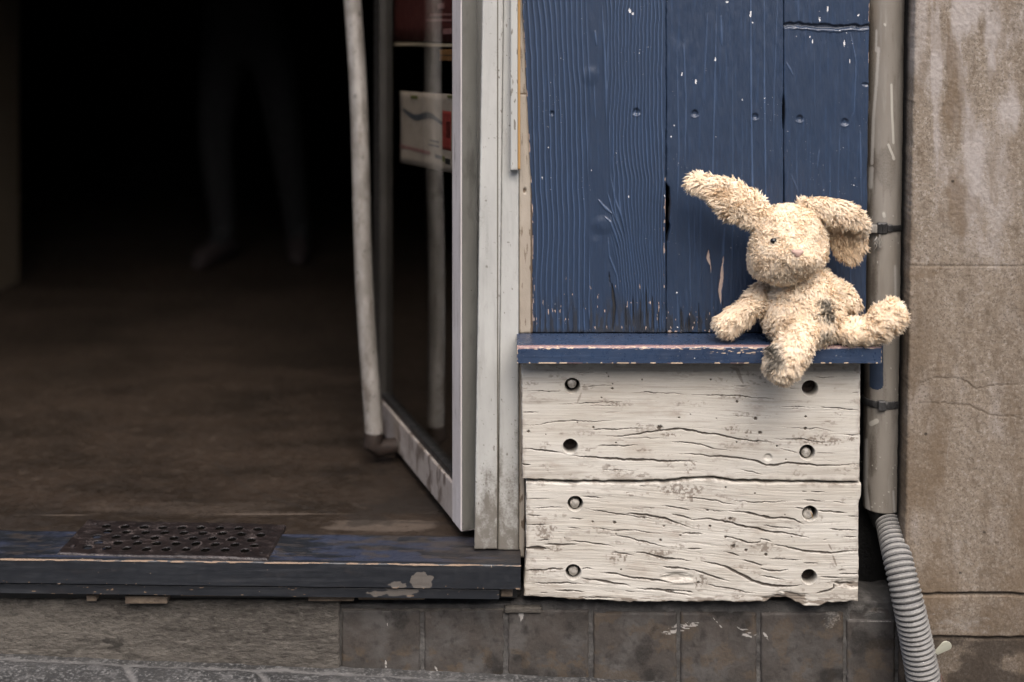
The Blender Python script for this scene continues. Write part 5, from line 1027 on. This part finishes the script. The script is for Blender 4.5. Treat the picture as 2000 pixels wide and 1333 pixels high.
# ------------------------------------------------------------------ PERSON deep inside the shop, only the dark legs show
def person():
    t = thing('person', 'person in dark trousers and reddish shoes standing in the dark shop interior', 'person', (-1.12, 2.85, FZ))
    ME = bpy.data.meshes.new('body'); 
    J = {'pel': (-1.10, 2.92, 1.20, .13), 'sp': (-1.10, 2.92, 1.38, .14), 'ch': (-1.10, 2.92, 1.58, .155), 'nk': (-1.10, 2.91, 1.75, .055), 'hd': (-1.10, 2.90, 1.84, .085), 'tp': (-1.10, 2.90, 1.93, .08),
         'lh': (-1.20, 2.90, 1.13, .10), 'lk': (-1.215, 2.84, .76, .072), 'la': (-1.19, 2.90, .36, .052), 'lf': (-1.22, 2.78, .30, .04),
         'rh': (-.99, 2.90, 1.13, .10), 'rk': (-.93, 2.88, .76, .072), 'ra': (-.90, 3.00, .36, .052), 'rf': (-.88, 2.90, .30, .04),
         'ls': (-1.30, 2.92, 1.66, .06), 'le': (-1.36, 2.88, 1.42, .047), 'lw': (-1.16, 2.74, 1.42, .035), 'rs': (-.90, 2.92, 1.66, .06), 're': (-.84, 2.88, 1.42, .047), 'rw': (-1.04, 2.74, 1.45, .035)}
    ks = list(J); E = [('pel', 'sp'), ('sp', 'ch'), ('ch', 'nk'), ('nk', 'hd'), ('hd', 'tp'), ('pel', 'lh'), ('lh', 'lk'), ('lk', 'la'), ('la', 'lf'), ('pel', 'rh'), ('rh', 'rk'), ('rk', 'ra'), ('ra', 'rf'), ('ch', 'ls'), ('ls', 'le'), ('le', 'lw'), ('ch', 'rs'), ('rs', 're'), ('re', 'rw')]
    org = Vector((-1.12, 2.85, FZ)); ME.from_pydata([tuple(Vector(J[k][:3])-org) for k in ks], [(ks.index(a), ks.index(b)) for a, b in E], [])
    o = link('body', ME, flat('dark_clothing', (.0035, .0038, .0045), .9), t)
    m = o.modifiers.new('skin', 'SKIN'); sv = ME.skin_vertices[0].data
    for i, k in enumerate(ks): sv[i].radius = (J[k][3], J[k][3]); sv[i].use_root = (k == 'pel')
    s = o.modifiers.new('sub', 'SUBSURF'); s.levels = 2; s.render_levels = 2
    for (x, y, dx) in ((-1.19, 2.90, -.03), (-.90, 3.00, .02)):
        mb = MB(); pts = [(x-dx*.6, y+.03, FZ+.05), (x, y-.04, FZ+.052), (x+dx, y-.11, FZ+.045), (x+dx*1.6, y-.19, FZ+.035), (x+dx*1.8, y-.235, FZ+.028)]
        mb.tube(pts, [.036, .045, .046, .043, .024], 16); mb.build('shoe', flat('dark_red_shoe', (.014, .008, .008), .8), t, smooth=True)
    MB().tube([(-1.10, 2.915, 1.80), (-1.10, 2.92, 1.88), (-1.10, 2.915, 1.95), (-1.10, 2.91, 1.985)], [.075, .098, .085, .03], 20).build('hair', M_black, t, smooth=True)
person()

# ------------------------------------------------------------------ unseen house added behind the camera to block low sky light
op = thing('sky_blocker_house', 'unseen plain grey plaster house added across the street to block low sky light', 'building', (0, -10.2, 0))
MB().box(-14, 14, -11.5, -10.0, -1.0, 5.6, 0).build('wall', M_plaster, op)
MB().box(-14.2, 14.2, -11.7, -9.7, 5.603, 5.9, .02).build('roof', M_dark, op)
for fx_ in range(-5, 6):
    for fz_ in (.8, 3.4): MB().box(fx_*2.4-.5, fx_*2.4+.5, -10.0, -9.96, fz_, fz_+1.6, .01).build('window', M_black, op)
